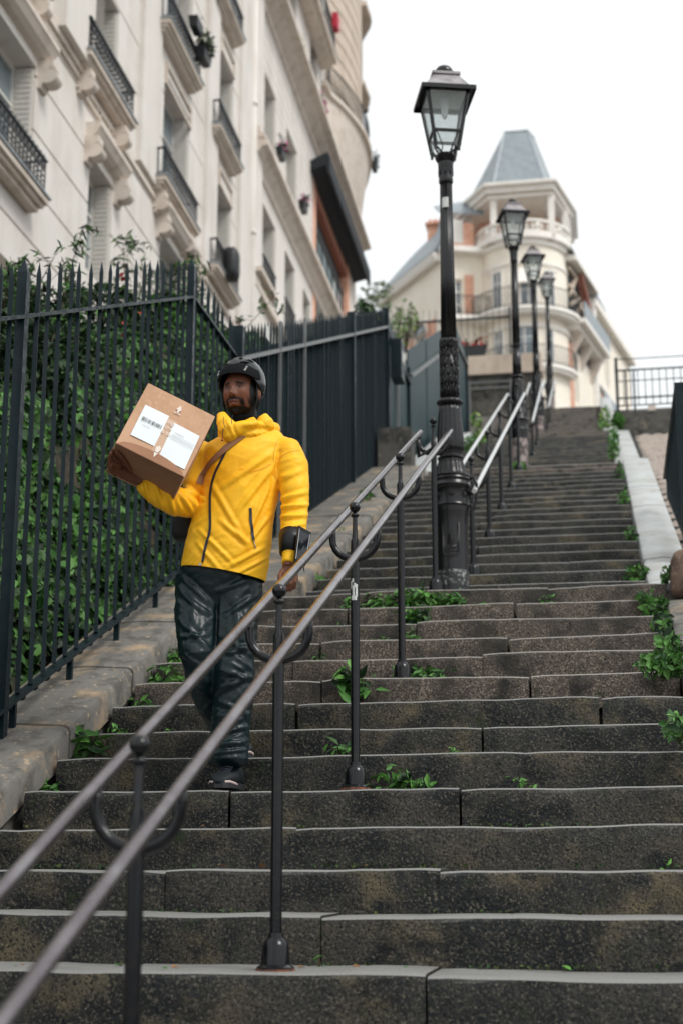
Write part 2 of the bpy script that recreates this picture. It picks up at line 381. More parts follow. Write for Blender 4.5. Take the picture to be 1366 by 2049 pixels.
flight(19, F2Y, Z13, D2, -2.06, .29, .9, 300, .15)
flight(15, F3Y, L2Z, D2, -2.05, .22, .9, 500, .3)
flight(20, F4Y, L3Z, D2, -2.0, .12, .8, 700, .5)
# the dark core under the stones
core = MB()
for (ya, za, yb, zb, xl, xr) in ((1.75, Z0+R_/D1*(1.75-Y0)-.20, Y13, Z13-.21, -2.49, .38), (F2Y, Z13-.08, L2Y, L2Z-.22, -2.3, .3), (F3Y, L2Z-.08, L3Y, L3Z-.22, -2.2, .25), (F4Y, L3Z-.08, L4Y, L4Z-.22, -2.1, .2)):
    core.prism([(xl, ya, za), (xl, yb, zb), (xl, yb, za-3), (xl, ya, za-3)], (xr-xl, 0, 0))
core.build('stair_core', 'joint_dirt', stairs)

# ---------------------------------------------------------------- left parapet with sloping coping stones
def coping(parent, x0, x1, pts, n, mname, th=.16, seed=0, bull=.03):
    """row of coping slabs along the polyline pts (y,z); x0 = stair side edge"""
    L = [0]
    for a, b in zip(pts, pts[1:]): L.append(L[-1]+math.hypot(b[0]-a[0], b[1]-a[1]))
    def at(t):
        t *= L[-1]
        for i in range(len(pts)-1):
            if t <= L[i+1]+1e-6:
                u = (t-L[i])/(L[i+1]-L[i]); return (pts[i][0]+(pts[i+1][0]-pts[i][0])*u, pts[i][1]+(pts[i+1][1]-pts[i][1])*u)
        return pts[-1]
    for i in range(n):
        a, b = i/n+.0015, (i+1)/n-.0015; q = MB(); dz = rnd.uniform(-.006, .006); vs = []
        sx = 1 if x1 > x0 else -1
        prof = [(0, -th), (0, -bull), (bull*.3, -bull*.35), (bull, 0), (abs(x1-x0)*.5, .012), (abs(x1-x0), .0), (abs(x1-x0), -th)]
        K = 7
        for t in range(K):
            yy, zz = at(a+(b-a)*t/(K-1))
            for (px, pz) in prof: vs.append((x0+sx*(px+N(yy*3, pz*9, seed)*.003), yy, zz+pz+dz+N(yy*2.5, px*4, seed+4)*.003))
        m = len(prof); fs = [(t*m+j, t*m+j+1, (t+1)*m+j+1, (t+1)*m+j) for t in range(K-1) for j in range(m-1)]
        fs += [tuple(range(m-1, -1, -1)), tuple((K-1)*m+j for j in range(m))]
        fs += [((t+1)*m, (t+1)*m+m-1, t*m+m-1, t*m) for t in range(K-1)]
        if sx > 0: fs = [f[::-1] for f in fs]
        q.add(vs, fs); q.build('coping_stone', mname, parent, smooth=True, sharp=.6)
def zl(y): return Z0+R_/D1*(y-Y0)
lp = empty('parapet_wall', (-2.7, 6, zl(6)), 'low stained stone parapet under the iron railings, left of the steps the man walks down', 'wall')
b = MB(); b.prism([(-2.52, 2.2, zl(2.2)-.10), (-2.52, Y13, zl(Y13)-.10), (-2.52, 10.9, zl(Y13)-.10), (-2.52, 10.9, -1.6), (-2.52, 2.2, -1.8)], (-.46, 0, 0)); b.build('wall_body', 'old_wall', lp)
coping(lp, -2.49, -3.0, [(2.2, zl(2.2)+.08), (Y13, zl(Y13)+.08)], 8, 'coping_grey')
coping(lp, -2.49, -3.0, [(Y13+.01, zl(Y13)+.08), (10.9, zl(Y13)+.08)], 1, 'coping_grey')
def zl2(y): return Z13+R_+R_/D2*(y-F2Y)
lp2 = empty('parapet_wall', (-2.5, 14, zl2(14)), 'mossy stone parapet sloping up beside the second flight, behind the man in yellow', 'wall')
b = MB(); b.prism([(-2.12, F2Y, zl2(F2Y)-.08), (-2.12, L2Y+.6, zl2(L2Y)-.02), (-2.12, L2Y+.6, 1), (-2.12, F2Y, 1)], (-.8, 0, 0)); b.build('wall_body', 'old_wall', lp2)
coping(lp2, -2.09, -2.9, [(F2Y, zl2(F2Y)+.07), (L2Y+.1, zl2(L2Y)+.10)], 7, 'coping_grey', seed=9)
b = MB(); b.box(-2.70, -2.28, 18.0, 18.4, 4.2, 5.46); tag(b.build('stone_block', 'old_wall', at=(-2.5, 18.2, 4.4)), 'square mossy stone pier where the tall green fence steps back', 'stone block')
def zl3(y): return L2Z+R_+R_/D2*(y-F3Y)
lp3 = empty('parapet_wall', (-2.4, 21, zl3(21)), 'pale grey sloping parapet beside the third flight, left of the second lamp', 'wall')
b = MB(); b.prism([(-2.10, F3Y, zl3(F3Y)-.08), (-2.10, L3Y+.6, zl3(L3Y)-.08), (-2.10, L3Y+.6, 3), (-2.10, F3Y, 3)], (-.5, 0, 0)); b.build('wall_body', 'old_wall', lp3)
coping(lp3, -2.07, -2.6, [(F3Y, zl3(F3Y)+.07), (L3Y, zl3(L3Y)+.07)], 5, 'coping_pale', seed=19)

# ---------------------------------------------------------------- right parapets
rp = empty('parapet_wall', (.6, 7, zl(7)), 'grey granite parapet at the right edge of the lowest flight, ivy against it', 'wall')
b = MB(); b.prism([(.42, 2.2, zl(2.2)-.20), (.42, 9.45, zl(9.45)-.20), (.42, 9.45, -1), (.42, 2.2, -1.8)], (.42, 0, 0)); b.build('wall_body', 'old_wall', rp)
coping(rp, .375, .88, [(2.2, zl(2.2)+.0), (9.15, zl(9.15)+.0)], 7, 'coping_grey', seed=29)
rp2 = empty('parapet_wall', (.45, 14, zl2(14)), 'pale grey slab coping along the right edge of the second flight', 'wall')
b = MB(); b.prism([(.31, F2Y-.65, zl2(F2Y)-.2), (.31, F2Y, zl2(F2Y)-.1), (.31, L2Y+.3, zl2(L2Y)-.02), (.31, L2Y+.3, 1), (.31, F2Y-.65, 1)], (.28, 0, 0)); b.build('wall_body', 'old_wall', rp2)
coping(rp2, .30, .61, [(F2Y-.55, zl2(F2Y)-.14), (F2Y+.1, zl2(F2Y)+.02), (L2Y+.35, zl2(L2Y)+.13)], 6, 'coping_pale', seed=39)
rp3 = empty('parapet_wall', (.4, 22, zl3(22)), 'short pale slab parapet beside the third flight, below the dark retaining wall', 'wall')
b = MB(); b.prism([(.23, F3Y-.5, zl3(F3Y)-.3), (.23, L3Y+.3, zl3(L3Y)-.1), (.23, L3Y+.3, 3), (.23, F3Y-.5, 3)], (.28, 0, 0)); b.build('wall_body', 'old_wall', rp3)
coping(rp3, .225, .56, [(F3Y-.4, zl3(F3Y)-.12), (25.7, zl3(25.7)-.12)], 4, 'coping_pale', seed=49)
rp4 = empty('parapet_wall', (.3, 30, 9), 'narrow white parapet beside the topmost flight, left of the upper railing', 'wall')
def zl4(y): return L3Z+R_+R_/D2*(y-F4Y)
b = MB(); b.prism([(.13, F4Y-.6, zl4(F4Y)-.2), (.13, L4Y+.3, zl4(L4Y)-.1), (.13, L4Y+.3, 5), (.13, F4Y-.6, 5)], (.2, 0, 0)); b.build('wall_body', 'old_wall', rp4)
coping(rp4, .12, .36, [(F4Y-.5, zl4(F4Y)-.05), (L4Y+.2, zl4(L4Y)+.25)], 4, 'coping_pale', seed=59)

# cobbled ramp right of the second flight
ramp_ = empty('cobbled_ramp', (1.5, 15, 4), kind='structure')
b = MB(); b.prism([(.6, 9.6, 1.55), (3.4, 9.6, 1.55), (3.4, 25.9, 7.50), (.6, 25.9, 7.50)], (0, 0, -.6)); b.build('ramp_bed', 'joint_dirt', ramp_)
cob = []
for v in range(3):
    q = MB(); q.v = []; n = 4
    for i in range(n+1):
        for j in range(n+1):
            u, t = i/n*2-1, j/n*2-1; h = .03*(1-abs(u)**4)*(1-abs(t)**4)+.006*N(u*2+v*9, t*2)
            q.v.append((u*.095, t*.125, h))
    q.f = [(i*(n+1)+j, (i+1)*(n+1)+j, (i+1)*(n+1)+j+1, i*(n+1)+j+1) for i in range(n) for j in range(n)]; q.m = [0]*len(q.f)
    cob.append(q.mesh('cobblestone', 'cobble', smooth=True))
slope = (7.50-1.55)/(25.9-9.6); cnt = 0; cs = MB()
for r in range(60):
    for c in range(12):
        x = .74+c*.205+(.1 if r % 2 else 0); y = 9.8+r*.265; z = 1.555+slope*(y-9.6)
        P = Vector((x, y, z)); px = 683+FPX*P.dot(CR)/P.dot(CF)
        if y > 13 and px < 1400 and cnt < 260:
            o = bpy.data.objects.new('cobblestone', rnd.choice(cob)); COL.objects.link(o); o.parent = ramp_; o.location = P-Vector(ramp_.location)
            o.rotation_euler = (math.atan(slope)+rnd.uniform(-.05, .05), rnd.uniform(-.05, .05), rnd.uniform(-.07, .07)); cnt += 1
        elif px < 1700:
            cs.box(x-.09, x+.09, y-.12, y+.12, z-.02, z+.035)
o = cs.build('cobblestones', 'cobble', ramp_); o['kind'] = 'stuff'

# block and dark retaining wall on the right
def pebble(c, s, seed, n=14, e=.45, amp=.05):
    m = MB(); vs = []
    for i in range(n+1):
        for j in range(2*n):
            th = PI*i/n; ph = PI*j/n
            d = Vector((math.sin(th)*math.cos(ph), math.sin(th)*math.sin(ph), math.cos(th)))
            p = Vector([math.copysign(abs(a)**e, a) for a in d])
            k = 1+amp*noise.noise(d*1.6+Vector((seed, 0, 0)))+amp*.4*noise.noise(d*5+Vector((seed, 3, 0)))
            vs.append((c[0]+p.x*s[0]*k, c[1]+p.y*s[1]*k, c[2]+p.z*s[2]*k))
    fs = [(i*2*n+j, (i+1)*2*n+j, (i+1)*2*n+(j+1) % (2*n), i*2*n+(j+1) % (2*n)) for i in range(n) for j in range(2*n)]
    m.add(vs, fs); return m
mat('brown_stone', (.20, .13, .095), .8, [(7, (.10, .065, .05), .45, .62), (24, (.30, .21, .16), .56, .7)], bump=(45, .6))
tag(pebble((.66, 9.62, 1.83), (.235, .22, .17), 4.2).build('corner_stone', 'brown_stone', smooth=True, at=(.63, 9.72, 1.64)), 'rounded brown boulder-like end stone at the foot of the black railings, right edge', 'stone')
rw = MB(); rw.box(.36, 6, 25.9, 26.3, 6.8, 7.93)
tag(rw.build('retaining_wall', 'old_wall', at=(2, 26, 7)), 'low dark stained retaining wall below the upper railing at right', 'wall')
tr = MB(); tr.box(.38, 9, 26.3, 40, 6.5, 7.9); tag(tr.build('terrace', 'ground_paving'), kind='structure')
# ================================================================ IRON FENCES
FX = -2.76
def picket(h, w=.032, t=.014, tip=.075):   # flat bar with spear tip, base at 0, runs up; width lies along y
    m = MB()
    vs = [(-t/2, -w/2, 0), (t/2, -w/2, 0), (t/2, w/2, 0), (-t/2, w/2, 0), (-t/2, -w/2, h-tip), (t/2, -w/2, h-tip), (t/2, w/2, h-tip), (-t/2, w/2, h-tip), (0, 0, h)]
    m.add(vs, [(3, 2, 1, 0), (0, 1, 5, 4), (1, 2, 6, 5), (2, 3, 7, 6), (3, 0, 4, 7), (4, 5, 8), (5, 6, 8), (6, 7, 8), (7, 4, 8)]); return m
fn = empty('iron_fence', (FX, 6.5, zl(6.5)), 'tall dark green railings with spear tips in front of the ivy bank, left', 'fence')
def raiz(y): return 2.565+R_/D1*(y-6.35) if y < 9.58 else 3.945
def rbot(y): return raiz(y)-1.93
bar = picket(1.93+.27, .028, .022).mesh('bar', 'green_paint')
post_at = [4.45, 6.62, 9.62]
y = 3.55; nb = 0
while y < 10.85:
    if min(abs(y-p) for p in post_at) > .07:
        o = bpy.data.objects.new('bar', bar); COL.objects.link(o); o.parent = fn
        o.location = Vector((FX+rnd.uniform(-.003, .003), y, rbot(y)+.01+rnd.uniform(-.008, .008)))-Vector(fn.location); o.rotation_euler = (rnd.uniform(-.006, .006), rnd.uniform(-.006, .006), .35+rnd.uniform(-.1, .1))
    y += .155
for p in post_at:
    m = MB(); h = raiz(p)+.30; b0 = zl(p)+.06 if p < Y13 else zl(Y13)+.06
    a = .025
    m.box(FX-a, FX+a, p-a, p+a, b0, h-.08); m.add([(FX-a, p-a, h-.08), (FX+a, p-a, h-.08), (FX+a, p+a, h-.08), (FX-a, p+a, h-.08), (FX, p, h)], [(0, 1, 4), (1, 2, 4), (2, 3, 4), (3, 0, 4)])
    m.build('post', 'green_paint', fn)
for nm, off in (('top_rail', 0), ('bottom_rail', -1.93)):
    m = MB(); w_ = .05
    m.beam((FX+.002, 3.4, raiz(3.4)+off), (FX+.002, 9.6, raiz(9.57)+off), w_, .018, m=0)
    m.beam((FX+.002, 9.61, 3.945+off), (FX+.002, 10.9, 3.945+off), w_, .018, m=0)
    m.build(nm, 'green_paint', fn)
y = 3.8
while y < 10.8:      # little feet and rivets under the bottom rail
    zz = rbot(y)
    m = MB(); m.box(FX-.015, FX+.015, y-.012, y+.012, (zl(y) if y < Y13 else zl(Y13))+.05, zz-.005); m.build('foot', 'green_paint', fn)
    y += .74
rv = MB().lathe([(.006, -.03), (.020, -.02), (.022, 0)], (0, 0, 0), 8).mesh('bar_end', 'green_paint'); y = 3.6
while y < 10.8:
    o = bpy.data.objects.new('bar_end', rv); COL.objects.link(o); o.parent = fn; o.location = Vector((FX+.002, y, rbot(y)-.012))-Vector(fn.location); y += .155

# second, close-set fence with backing sheet along flight two
f2 = empty('iron_fence', (FX, 15, 3.5), 'long close-set dark green railings backed with sheet iron, behind the man', 'fence')
def r2(y): return 3.945+(y-10.95)*(7.22-3.945)/(19.1-10.95)
bar2 = picket(2.30, w=.045, t=.02).mesh('bar', 'green_paint')
y = 10.98
while y < 19.05:
    o = bpy.data.objects.new('bar', bar2); COL.objects.link(o); o.parent = f2
    o.location = Vector((FX, y, r2(y)-2.02+rnd.uniform(-.012, .012)))-Vector(f2.location); o.rotation_euler = (0, 0, .2+rnd.uniform(-.12, .12)); y += .118
for p in (10.95, 12.35, 13.45, 16.3, 19.1):
    m = MB(); a = .010 if p in (12.35, 13.45) else .03; m.box(FX+(.028 if a < .02 else -.035), FX+.055, p-a, p+a, r2(p)-2.5, r2(p)+.27); m.build('post', 'rail_top' if a < .02 else 'green_paint', f2)
m = MB(); m.beam((FX+.02, 10.95, r2(10.95)), (FX+.02, 19.1, r2(19.1)), .06, .03); m.build('top_rail', 'rail_top', f2)
m = MB(); m.beam((FX+.02, 10.95, r2(10.95)-2.0), (FX+.02, 19.1, r2(19.1)-2.0), .07, .03); m.beam((FX+.02, 10.95, r2(10.95)-2.2), (FX+.02, 19.1, r2(19.1)-2.2), .05, .35); m.build('bottom_rail', 'green_paint', f2)
m = MB(); m.prism([(FX-.05, 10.95, r2(10.95)-2.2), (FX-.05, 19.1, r2(19.1)-2.2), (FX-.05, 19.1, r2(19.1)+.06), (FX-.05, 10.95, r2(10.95)+.06)], (-.01, 0, 0)); m.build('backing_sheet', 'green_sheet', f2)
m = MB(); m.box(FX+.05, FX+.052, 11.75, 11.87, 4.42, 4.54); m.build('sticker', 'sticker_white', f2)
m = MB(); m.box(FX+.045, FX+.047, 12.05, 12.2, 3.42, 3.5); m.build('sticker', 'sticker_red', f2)

# sheet fences further up
f3 = empty('sheet_fence', (FX, 20.3, 5.4), 'short level run of dark green sheet fence with a meter box on its post', 'fence')
m = MB(); m.prism([(FX, 19.14, 4.6), (FX, 21.4, 4.9), (FX, 21.4, 7.45), (FX, 19.14, 7.45)], (-.02, 0, 0)); m.build('sheet', 'green_sheet', f3)
m = MB(); m.beam((FX+.03, 19.15, 7.17), (FX+.03, 21.42, 7.17), .05, .03); m.build('top_rail', 'green_paint', f3)
for p in (19.2, 20.1, 21.42):
    m = MB(); m.box(FX-.03, FX+.045, p-.03, p+.03, 4.7, 7.42); m.build('post', 'rail_top' if p == 20.1 else 'green_paint', f3)
m = MB(); m.box(FX+.05, FX+.2, 19.25, 19.6, 6.55, 7.1); m.build('meter_box', 'green_paint', f3)
m = MB(); m.box(FX+.202, FX+.206, 19.32, 19.52, 6.8, 6.95); m.build('plate', 'sticker_white', f3)
m = MB()
for i in range(9):
    yy = 19.3+i*.25; m.add([(FX-.01, yy-.02, 7.45), (FX+.01, yy-.02, 7.45), (FX+.01, yy+.02, 7.45), (FX-.01, yy+.02, 7.45), (FX, yy, 7.53)], [(0, 1, 4), (1, 2, 4), (2, 3, 4), (3, 0, 4)])
m.build('spikes', 'green_paint', f3)
f4 = empty('sheet_fence', (FX, 25, 8), 'tall smooth green sheet fence just left of the nearest lamp post', 'fence')
def r4(y): return 7.35+(y-21.6)*(10.5-7.35)/(28.9-21.6)
for i in range(6):
    a, b_ = 21.5+i*1.24, 21.5+(i+1)*1.24-.012
    m = MB(); dx = .012*(i % 2); m.prism([(FX-dx, a, r4(a)-2.9), (FX-dx, b_, r4(b_)-2.9), (FX-dx, b_, r4(b_)+.42), (FX-dx, a, r4(a)+.42)], (-.02, 0, 0)); m.build('sheet_panel', 'green_sheet', f4)
m = MB(); m.beam((FX+.03, 21.6, r4(21.6)), (FX+.03, 28.9, r4(28.9)), .06, .05); m.build('top_rail', 'rail_top', f4)
f5 = empty('sheet_fence', (FX, 30, 9), 'end panel of green sheet fence stepping down right of the nearest lamp post', 'fence')
m = MB(); m.prism([(FX, 28.95, 8.0), (FX, 31.4, 8.9), (FX, 31.4, 11.15), (FX, 28.95, 11.0)], (-.03, 0, 0)); m.build('sheet_panel', 'green_sheet', f5)
m = MB(); m.beam((FX+.03, 28.95, 10.55), (FX+.03, 31.5, 10.9), .05, .05); m.build('top_rail', 'rail_top', f5)
m = MB(); m.box(FX-.03, FX+.05, 31.38, 31.46, 8.9, 11.2); m.build('post', 'green_paint', f5)

# black railings at the right edge
f6 = empty('iron_fence', (.62, 11, 2.6), 'dark green flat-bar railings cut by the right edge, above the brown end stone', 'fence')
GX = .615; gz = 3.5
m = MB(); m.box(GX-.03, GX+.05, 10.86, 10.92, 1.95, gz+.03); m.build('post', 'green_paint', f6)
m = MB(); m.box(GX-.03, GX+.05, 10.92, 13.6, gz, gz+.03); m.build('top_rail', 'green_paint', f6)
m = MB(); m.box(GX+.05, 2.6, 10.87, 10.91, gz, gz+.03); m.build('top_rail', 'green_paint', f6)
m = MB(); m.box(GX+.05, 2.6, 10.87, 10.91, gz-.42, gz-.39); m.build('cross_rail', 'green_paint', f6)
fb = None
for i in range(16):
    yb = 11.02+i*.16; zb = zl2(yb)+.13
    if zb > gz-.12: break
    m = MB(); m.box(GX-.012, GX+.03, yb-.02, yb+.02, zb, gz); m.build('bar', 'green_paint', f6)
for i in range(13):
    xb = GX+.17+i*.14; m = MB(); m.box(xb-.02, xb+.02, 10.88, 10.90, 2.05, gz); m.build('bar', 'green_paint', f6)
# upper railing on the retaining wall
f7 = empty('railing', (2, 26.1, 7.94), 'slim grey-green railing with paired bars against the sky on the terrace wall, upper right', 'railing')
for x in (.40, 1.62, 2.8):
    m = MB(); m.box(x-.025, x+.025, 26.07, 26.12, 7.93, 9.0); m.build('post', 'green_paint', f7)
for z, t in ((8.97, .012), (8.76, .028), (8.56, .014), (8.24, .028), (8.10, .02)):
    m = MB(); m.box(.37, 3.0, 26.085, 26.105, z-t/2, z+t/2); m.build('rail', 'green_paint', f7)
for i in range(18):
    x = .52+i*.125; m = MB(); m.box(x-.008, x+.008, 26.08, 26.096, 8.1, 8.76); m.build('bar', 'green_paint', f7)
for x in (.56, .70): 
    m = MB(); m.box(x-.016, x+.016, 26.05, 26.075, 7.93, 8.75); m.build('upright', 'green_paint', f7)
pb = MB(); pb.box(.98, 1.12, 27.6, 27.9, 8.05, 8.55); tag(pb.build('utility_box', 'limestone_trim', at=(1.05, 27.7, 7.9)), 'small grey cabinet on the terrace behind the upper railing', 'cabinet')

# ================================================================ HANDRAILS
HX = -1.055
def ubracket(m, x, y, z, hw=.10, r=.0155):
    pts = []
    for i in range(13):
        a = PI*i/12
        pts.append((x-hw*math.cos(a), y, z-.035-.105*math.sin(a)**.8))
    m.tube([(x-hw, y, z-.005)]+pts+[(x+hw, y, z-.005)], r, 10)
def rail_post(parent, x, y, zb, zt, ball=True, flange=True, top_u=False):
    """tubular post from zb; u bracket carries the two rails whose axis height is zt"""
    m = MB(); m.tube([(x, y, zb+.02), (x, y, zt-.13)], .0195, 12); m.tube([(x, y, zt-.135), (x, y, zt-.02)], .0285, 12) if False else None
    m.tube([(x, y, zt-.14), (x, y, zt-.06), (x, y, zt-.045), (x, y, zt+.06)], [.0190, .0190, .012, .010], 12)
    p = m.build('post', 'black_iron', parent, smooth=True, sharp=.8)
    if ball:
        b = MB(); b.ball((x, y, zt+.092), .0245, 8); b.lathe([(.012, .045), (.02, .055), (.012, .066)], (x, y, zt), 10); b.build('ball_finial', 'black_iron', p, smooth=True)
    if flange:
        b = MB(); b.lathe([(.060, 0), (.060, .012), (.046, .02), (.042, .075), (.036, .09), (.026, .10), (.024, .115)], (x, y, zb), 16); b.build('base_flange', 'black_iron', p, smooth=True, sharp=.6)
        b = MB(); b.lathe([(.063, -.001), (.063, .007), (.05, .008)], (x, y, zb), 16); b.build('rust_ring', 'rust', p)
    u = MB(); ubracket(u, x, y, zt); u.build('bracket', 'black_iron', parent, smooth=True)
    return p
def railline(y): return .835+R_/D1*(y-(Y0+.15))
h1 = empty('handrail', (HX, 6.5, zl(6.5)), 'double tubular handrail on ball-topped posts running through the foreground, nearest the camera', 'handrail', 'double handrails down the middle of the steps')
ye = 9.62
for s in (-.10, .10):
    m = MB(); pts = []
    K = 26
    for i in range(K+1):
        y = .9+(ye-.9)*i/K; pts.append((HX+s+.003*N(y*.7, s*30), y, railline(y)+.004*N(y*.8, s*9)))
    m.tube(pts, .0175, 14); m.build('rail', 'worn_steel', h1, smooth=True, sharp=.9)
for k in (-4, 0, 4, 8):
    y = Y0+k*D1+.15 if k != 0 else Y0+.12; rail_post(h1, HX, y, Z0+k*R_+.002, railline(y))
rail_post(h1, HX-.02, 9.68, Z13, railline(9.62))
m = MB(); m.box(HX-.024, HX+.026, Y0+4*D1+.124, Y0+4*D1+.125, 1.12, 1.2)
m = MB(); r_s = .0204
for (a0, a1, z0, z1) in ((-130, -60, 1.15, 1.17), (-115, -85, 1.16, 1.215), (-75, -50, 1.165, 1.22), (-100, -70, 1.205, 1.225), (-140, -120, 1.2, 1.235), (-120, -95, 1.228, 1.245)):
    aa = [math.radians(a0+(a1-a0)*t/3) for t in range(4)]; m.add([(HX+r_s*math.cos(a), Y0+4*D1+.15+r_s*math.sin(a), z) for z in (z0, z1) for a in aa], [(i, i+1, i+5, i+4) for i in range(3)])
m.build('torn_sticker', 'sticker_white', h1)
# lower attachment loop near the landing
m = MB(); m.tube([(HX-.12, 9.62, railline(9.62)-.02), (HX-.115, 9.64, railline(9.62)-.16), (HX-.02, 9.68, railline(9.62)-.10)], .018, 8); m.build('bracket_arm', 'black_iron', h1, smooth=True)
def handrail(y0, y1, zfun, x, posts, label, xs=0):
    h = empty('handrail', (x, y0, zfun(y0)), label, 'handrail', 'double handrails down the middle of the steps')
    for s in (-.10, .10):
        m = MB(); m.tube([(x+s, y0+(y1-y0)*i/10, zfun(y0+(y1-y0)*i/10)+1.02) for i in range(11)], .0165, 10); m.build('rail', 'wet_rail', h, smooth=True, sharp=.9)
    for y, zb in posts: rail_post(h, x, y, zb, zfun(y)+1.02)
    return h
mat('wet_rail', (.58, .60, .60), .35, [(80, (.30, .30, .30), .55, .7)], metal=.3, coat=.3)
handrail(9.85, 17.3, lambda y: 1.47+.413*(y-9.8), -.925, [(F2Y+j*D2+.15, Z13+(j+1)*R_) for j in (1, 5, 9, 13)]+[(F2Y+17*D2+.1, Z13+18*R_)], 'double handrail rising from the base of the nearest lamp to the second lamp')
handrail(18.8, 22.9, lambda y: 4.66+.458*(y-18.8), -.905, [(F3Y+j*D2+.15, L2Z+(j+1)*R_) for j in (1, 5, 9)], 'double handrail between the second and third lamps')
handrail(25.3, 29.9, lambda y: 6.88+.434*(y-25.3), -.90, [(F4Y+j*D2+.15, L3Z+(j+1)*R_) for j in (1, 5, 9)], 'short far double handrail between the third and fourth lamps')

# ================================================================ STREET LAMPS
def flute(n, d, i0=0, i1=99):
    def f(i, a, z): return 1-d*(.5+.5*math.cos(n*a)) if i0 <= i <= i1 else 1
    return f
def make_lamp(loc, label, detail=True):
    L = empty('street_lamp', loc, label, 'street lamp', 'old lanterns on cast iron columns up the steps'); o = Vector(loc)
    n = 64 if detail else 24
    m = MB()
    m.lathe([(.124, 0), (.124, .05), (.117, .055), (.112, .10), (.109, .42), (.110, .50), (.112, .56), (.120, .60), (.1215, .615), (.124, .64), (.130, .645), (.133, .655), (.130, .665)], o, n)
    base = m.build('pedestal', 'lamp_iron', L, smooth=True, sharp=.5)
    m = MB(); m.lathe([(.1125, .03), (.1125, .20)], o, n, cap=False); m.build('worn_patch', 'lamp_iron_worn' if detail else 'peeled_poster', base, smooth=True)
    if not detail: m = MB(); m.lathe([(.1135, .2), (.1135, .52)], o, n, cap=False); m.build('peeled_poster', 'peeled_poster', base, smooth=True)
    m = MB(); m.lathe([(.126, .665), (.1235, .68), (.1235, .79), (.128, .80), (.134, .805), (.137, .82), (.130, .835), (.126, .85), (.134, .87), (.130, .885)], o, n)
    band = m.build('band', 'lamp_iron', L, smooth=True, sharp=.5)
    if detail:
        for k in range(8):   # flower bosses on the band
            a = k*PI/4-PI/2+.1; c = o+Vector((.1235*math.cos(a), .1235*math.sin(a), .735)); m = MB()
            m.ball(c, .012, 5); 
            for j in range(6):
                b = j*PI/3; tv = Vector((-math.sin(a), math.cos(a), 0)); m.ball(c+tv*.017*math.cos(b)+Vector((0, 0, .017*math.sin(b))), .008, 4)
            m.build('rosette', 'lamp_iron', band, smooth=True)
    m = MB(); R = .122   # twisted rope ring
    for k in range(2):
        pts = [o+Vector(((R+.008*math.cos(18*t+k*PI))*math.cos(t), (R+.008*math.cos(18*t+k*PI))*math.sin(t), .898+.008*math.sin(18*t+k*PI))) for t in [2*PI*i/(144 if detail else 36) for i in range(144 if detail else 36)]]
        m.tube(pts, .009, 5, closed=True)
    m.build('rope_ring', 'lamp_iron', L, smooth=True)
    m = MB(); m.lathe([(.112, .90), (.108, .93), (.100, .98), (.092, 1.02), (.086, 1.05), (.084, 1.06)], o, n, fn=flute(16, .10, 1, 4)); m.build('leaf_collar', 'lamp_iron', L, smooth=True)
    m = MB(); m.lathe([(.080, 1.06), (.090, 1.07), (.092, 1.085), (.085, 1.10), (.078, 1.105), (.078, 1.13), (.086, 1.14), (.086, 1.15)], o, n); m.build('ring', 'lamp_iron', L, smooth=True, sharp=.5)
    m = MB(); m.lathe([(.083, 1.15), (.092, 1.19), (.0925, 1.26), (.090, 1.34), (.084, 1.42), (.078, 1.50), (.075, 1.555)], o, n, fn=flute(16, .09, 0, 6)); m.build('fluted_vase', 'lamp_iron', L, smooth=True)
    m = MB(); m.lathe([(.078, 1.555), (.086, 1.565), (.088, 1.58), (.080, 1.59), (.07, 1.60)], o, n, fn=(lambda i, a, z: 1+.05*math.cos(18*a)) if detail else None); m.build('scalloped_ring', 'lamp_iron', L, smooth=True)
    m = MB(); m.lathe([(.061, 1.60), (.0605, 1.80), (.058, 2.02)], o, n)
    if detail:      # overlapping raised leaves
        for r_ in range(6):
            for k in range(8):
                a0 = (k+.5*(r_ % 2))*PI/4; zc = 1.62+r_*.068; rr = .0605
                for sgn in (-1, 1):
                    pts = [o+Vector(((rr+.004)*math.cos(a0+sgn*u), (rr+.004)*math.sin(a0+sgn*u), zc+zz)) for u, zz in ((.02, .0), (.24, .03), (.30, .055), (.16, .085))]
                    m.tube(pts, [.003, .004, .004, .003], 5)
                m.tube([o+Vector(((rr+.003)*math.cos(a0), (rr+.003)*math.sin(a0), zc)), o+Vector(((rr+.006)*math.cos(a0), (rr+.006)*math.sin(a0), zc+.06))], .003, 5)
    m.build('leaf_shaft', 'lamp_iron', L, smooth=True)
    m = MB(); m.lathe([(.060, 2.02), (.066, 2.025), (.066, 2.035), (.058, 2.045)], o, n); m.build('ring', 'lamp_iron', L, smooth=True, sharp=.5)
    m = MB(); m.lathe([(.056, 2.045), (.050, 2.6), (.045, 3.12)], o, n, fn=flute(12, .10)); sh = m.build('fluted_shaft', 'lamp_iron', L, smooth=True)
    if detail:
        m = MB(); aa = [math.radians(-125+60*t/5) for t in range(6)]; m.add([o+Vector((.0472*math.cos(a), .0472*math.sin(a), z)) for z in (2.94, 3.01) for a in aa], [(i, i+1, i+7, i+6) for i in range(5)]); m.build('sticker', 'sticker_white', sh, smooth=True)
    m = MB(); m.lathe([(.046, 3.12), (.052, 3.13), (.052, 3.15), (.050, 3.16), (.052, 3.24), (.056, 3.25), (.055, 3.26), (.072, 3.285), (.078, 3.30), (.066, 3.315), (.03, 3.32)], o, n); cap = m.build('capital', 'lamp_iron', L, smooth=True, sharp=.6)
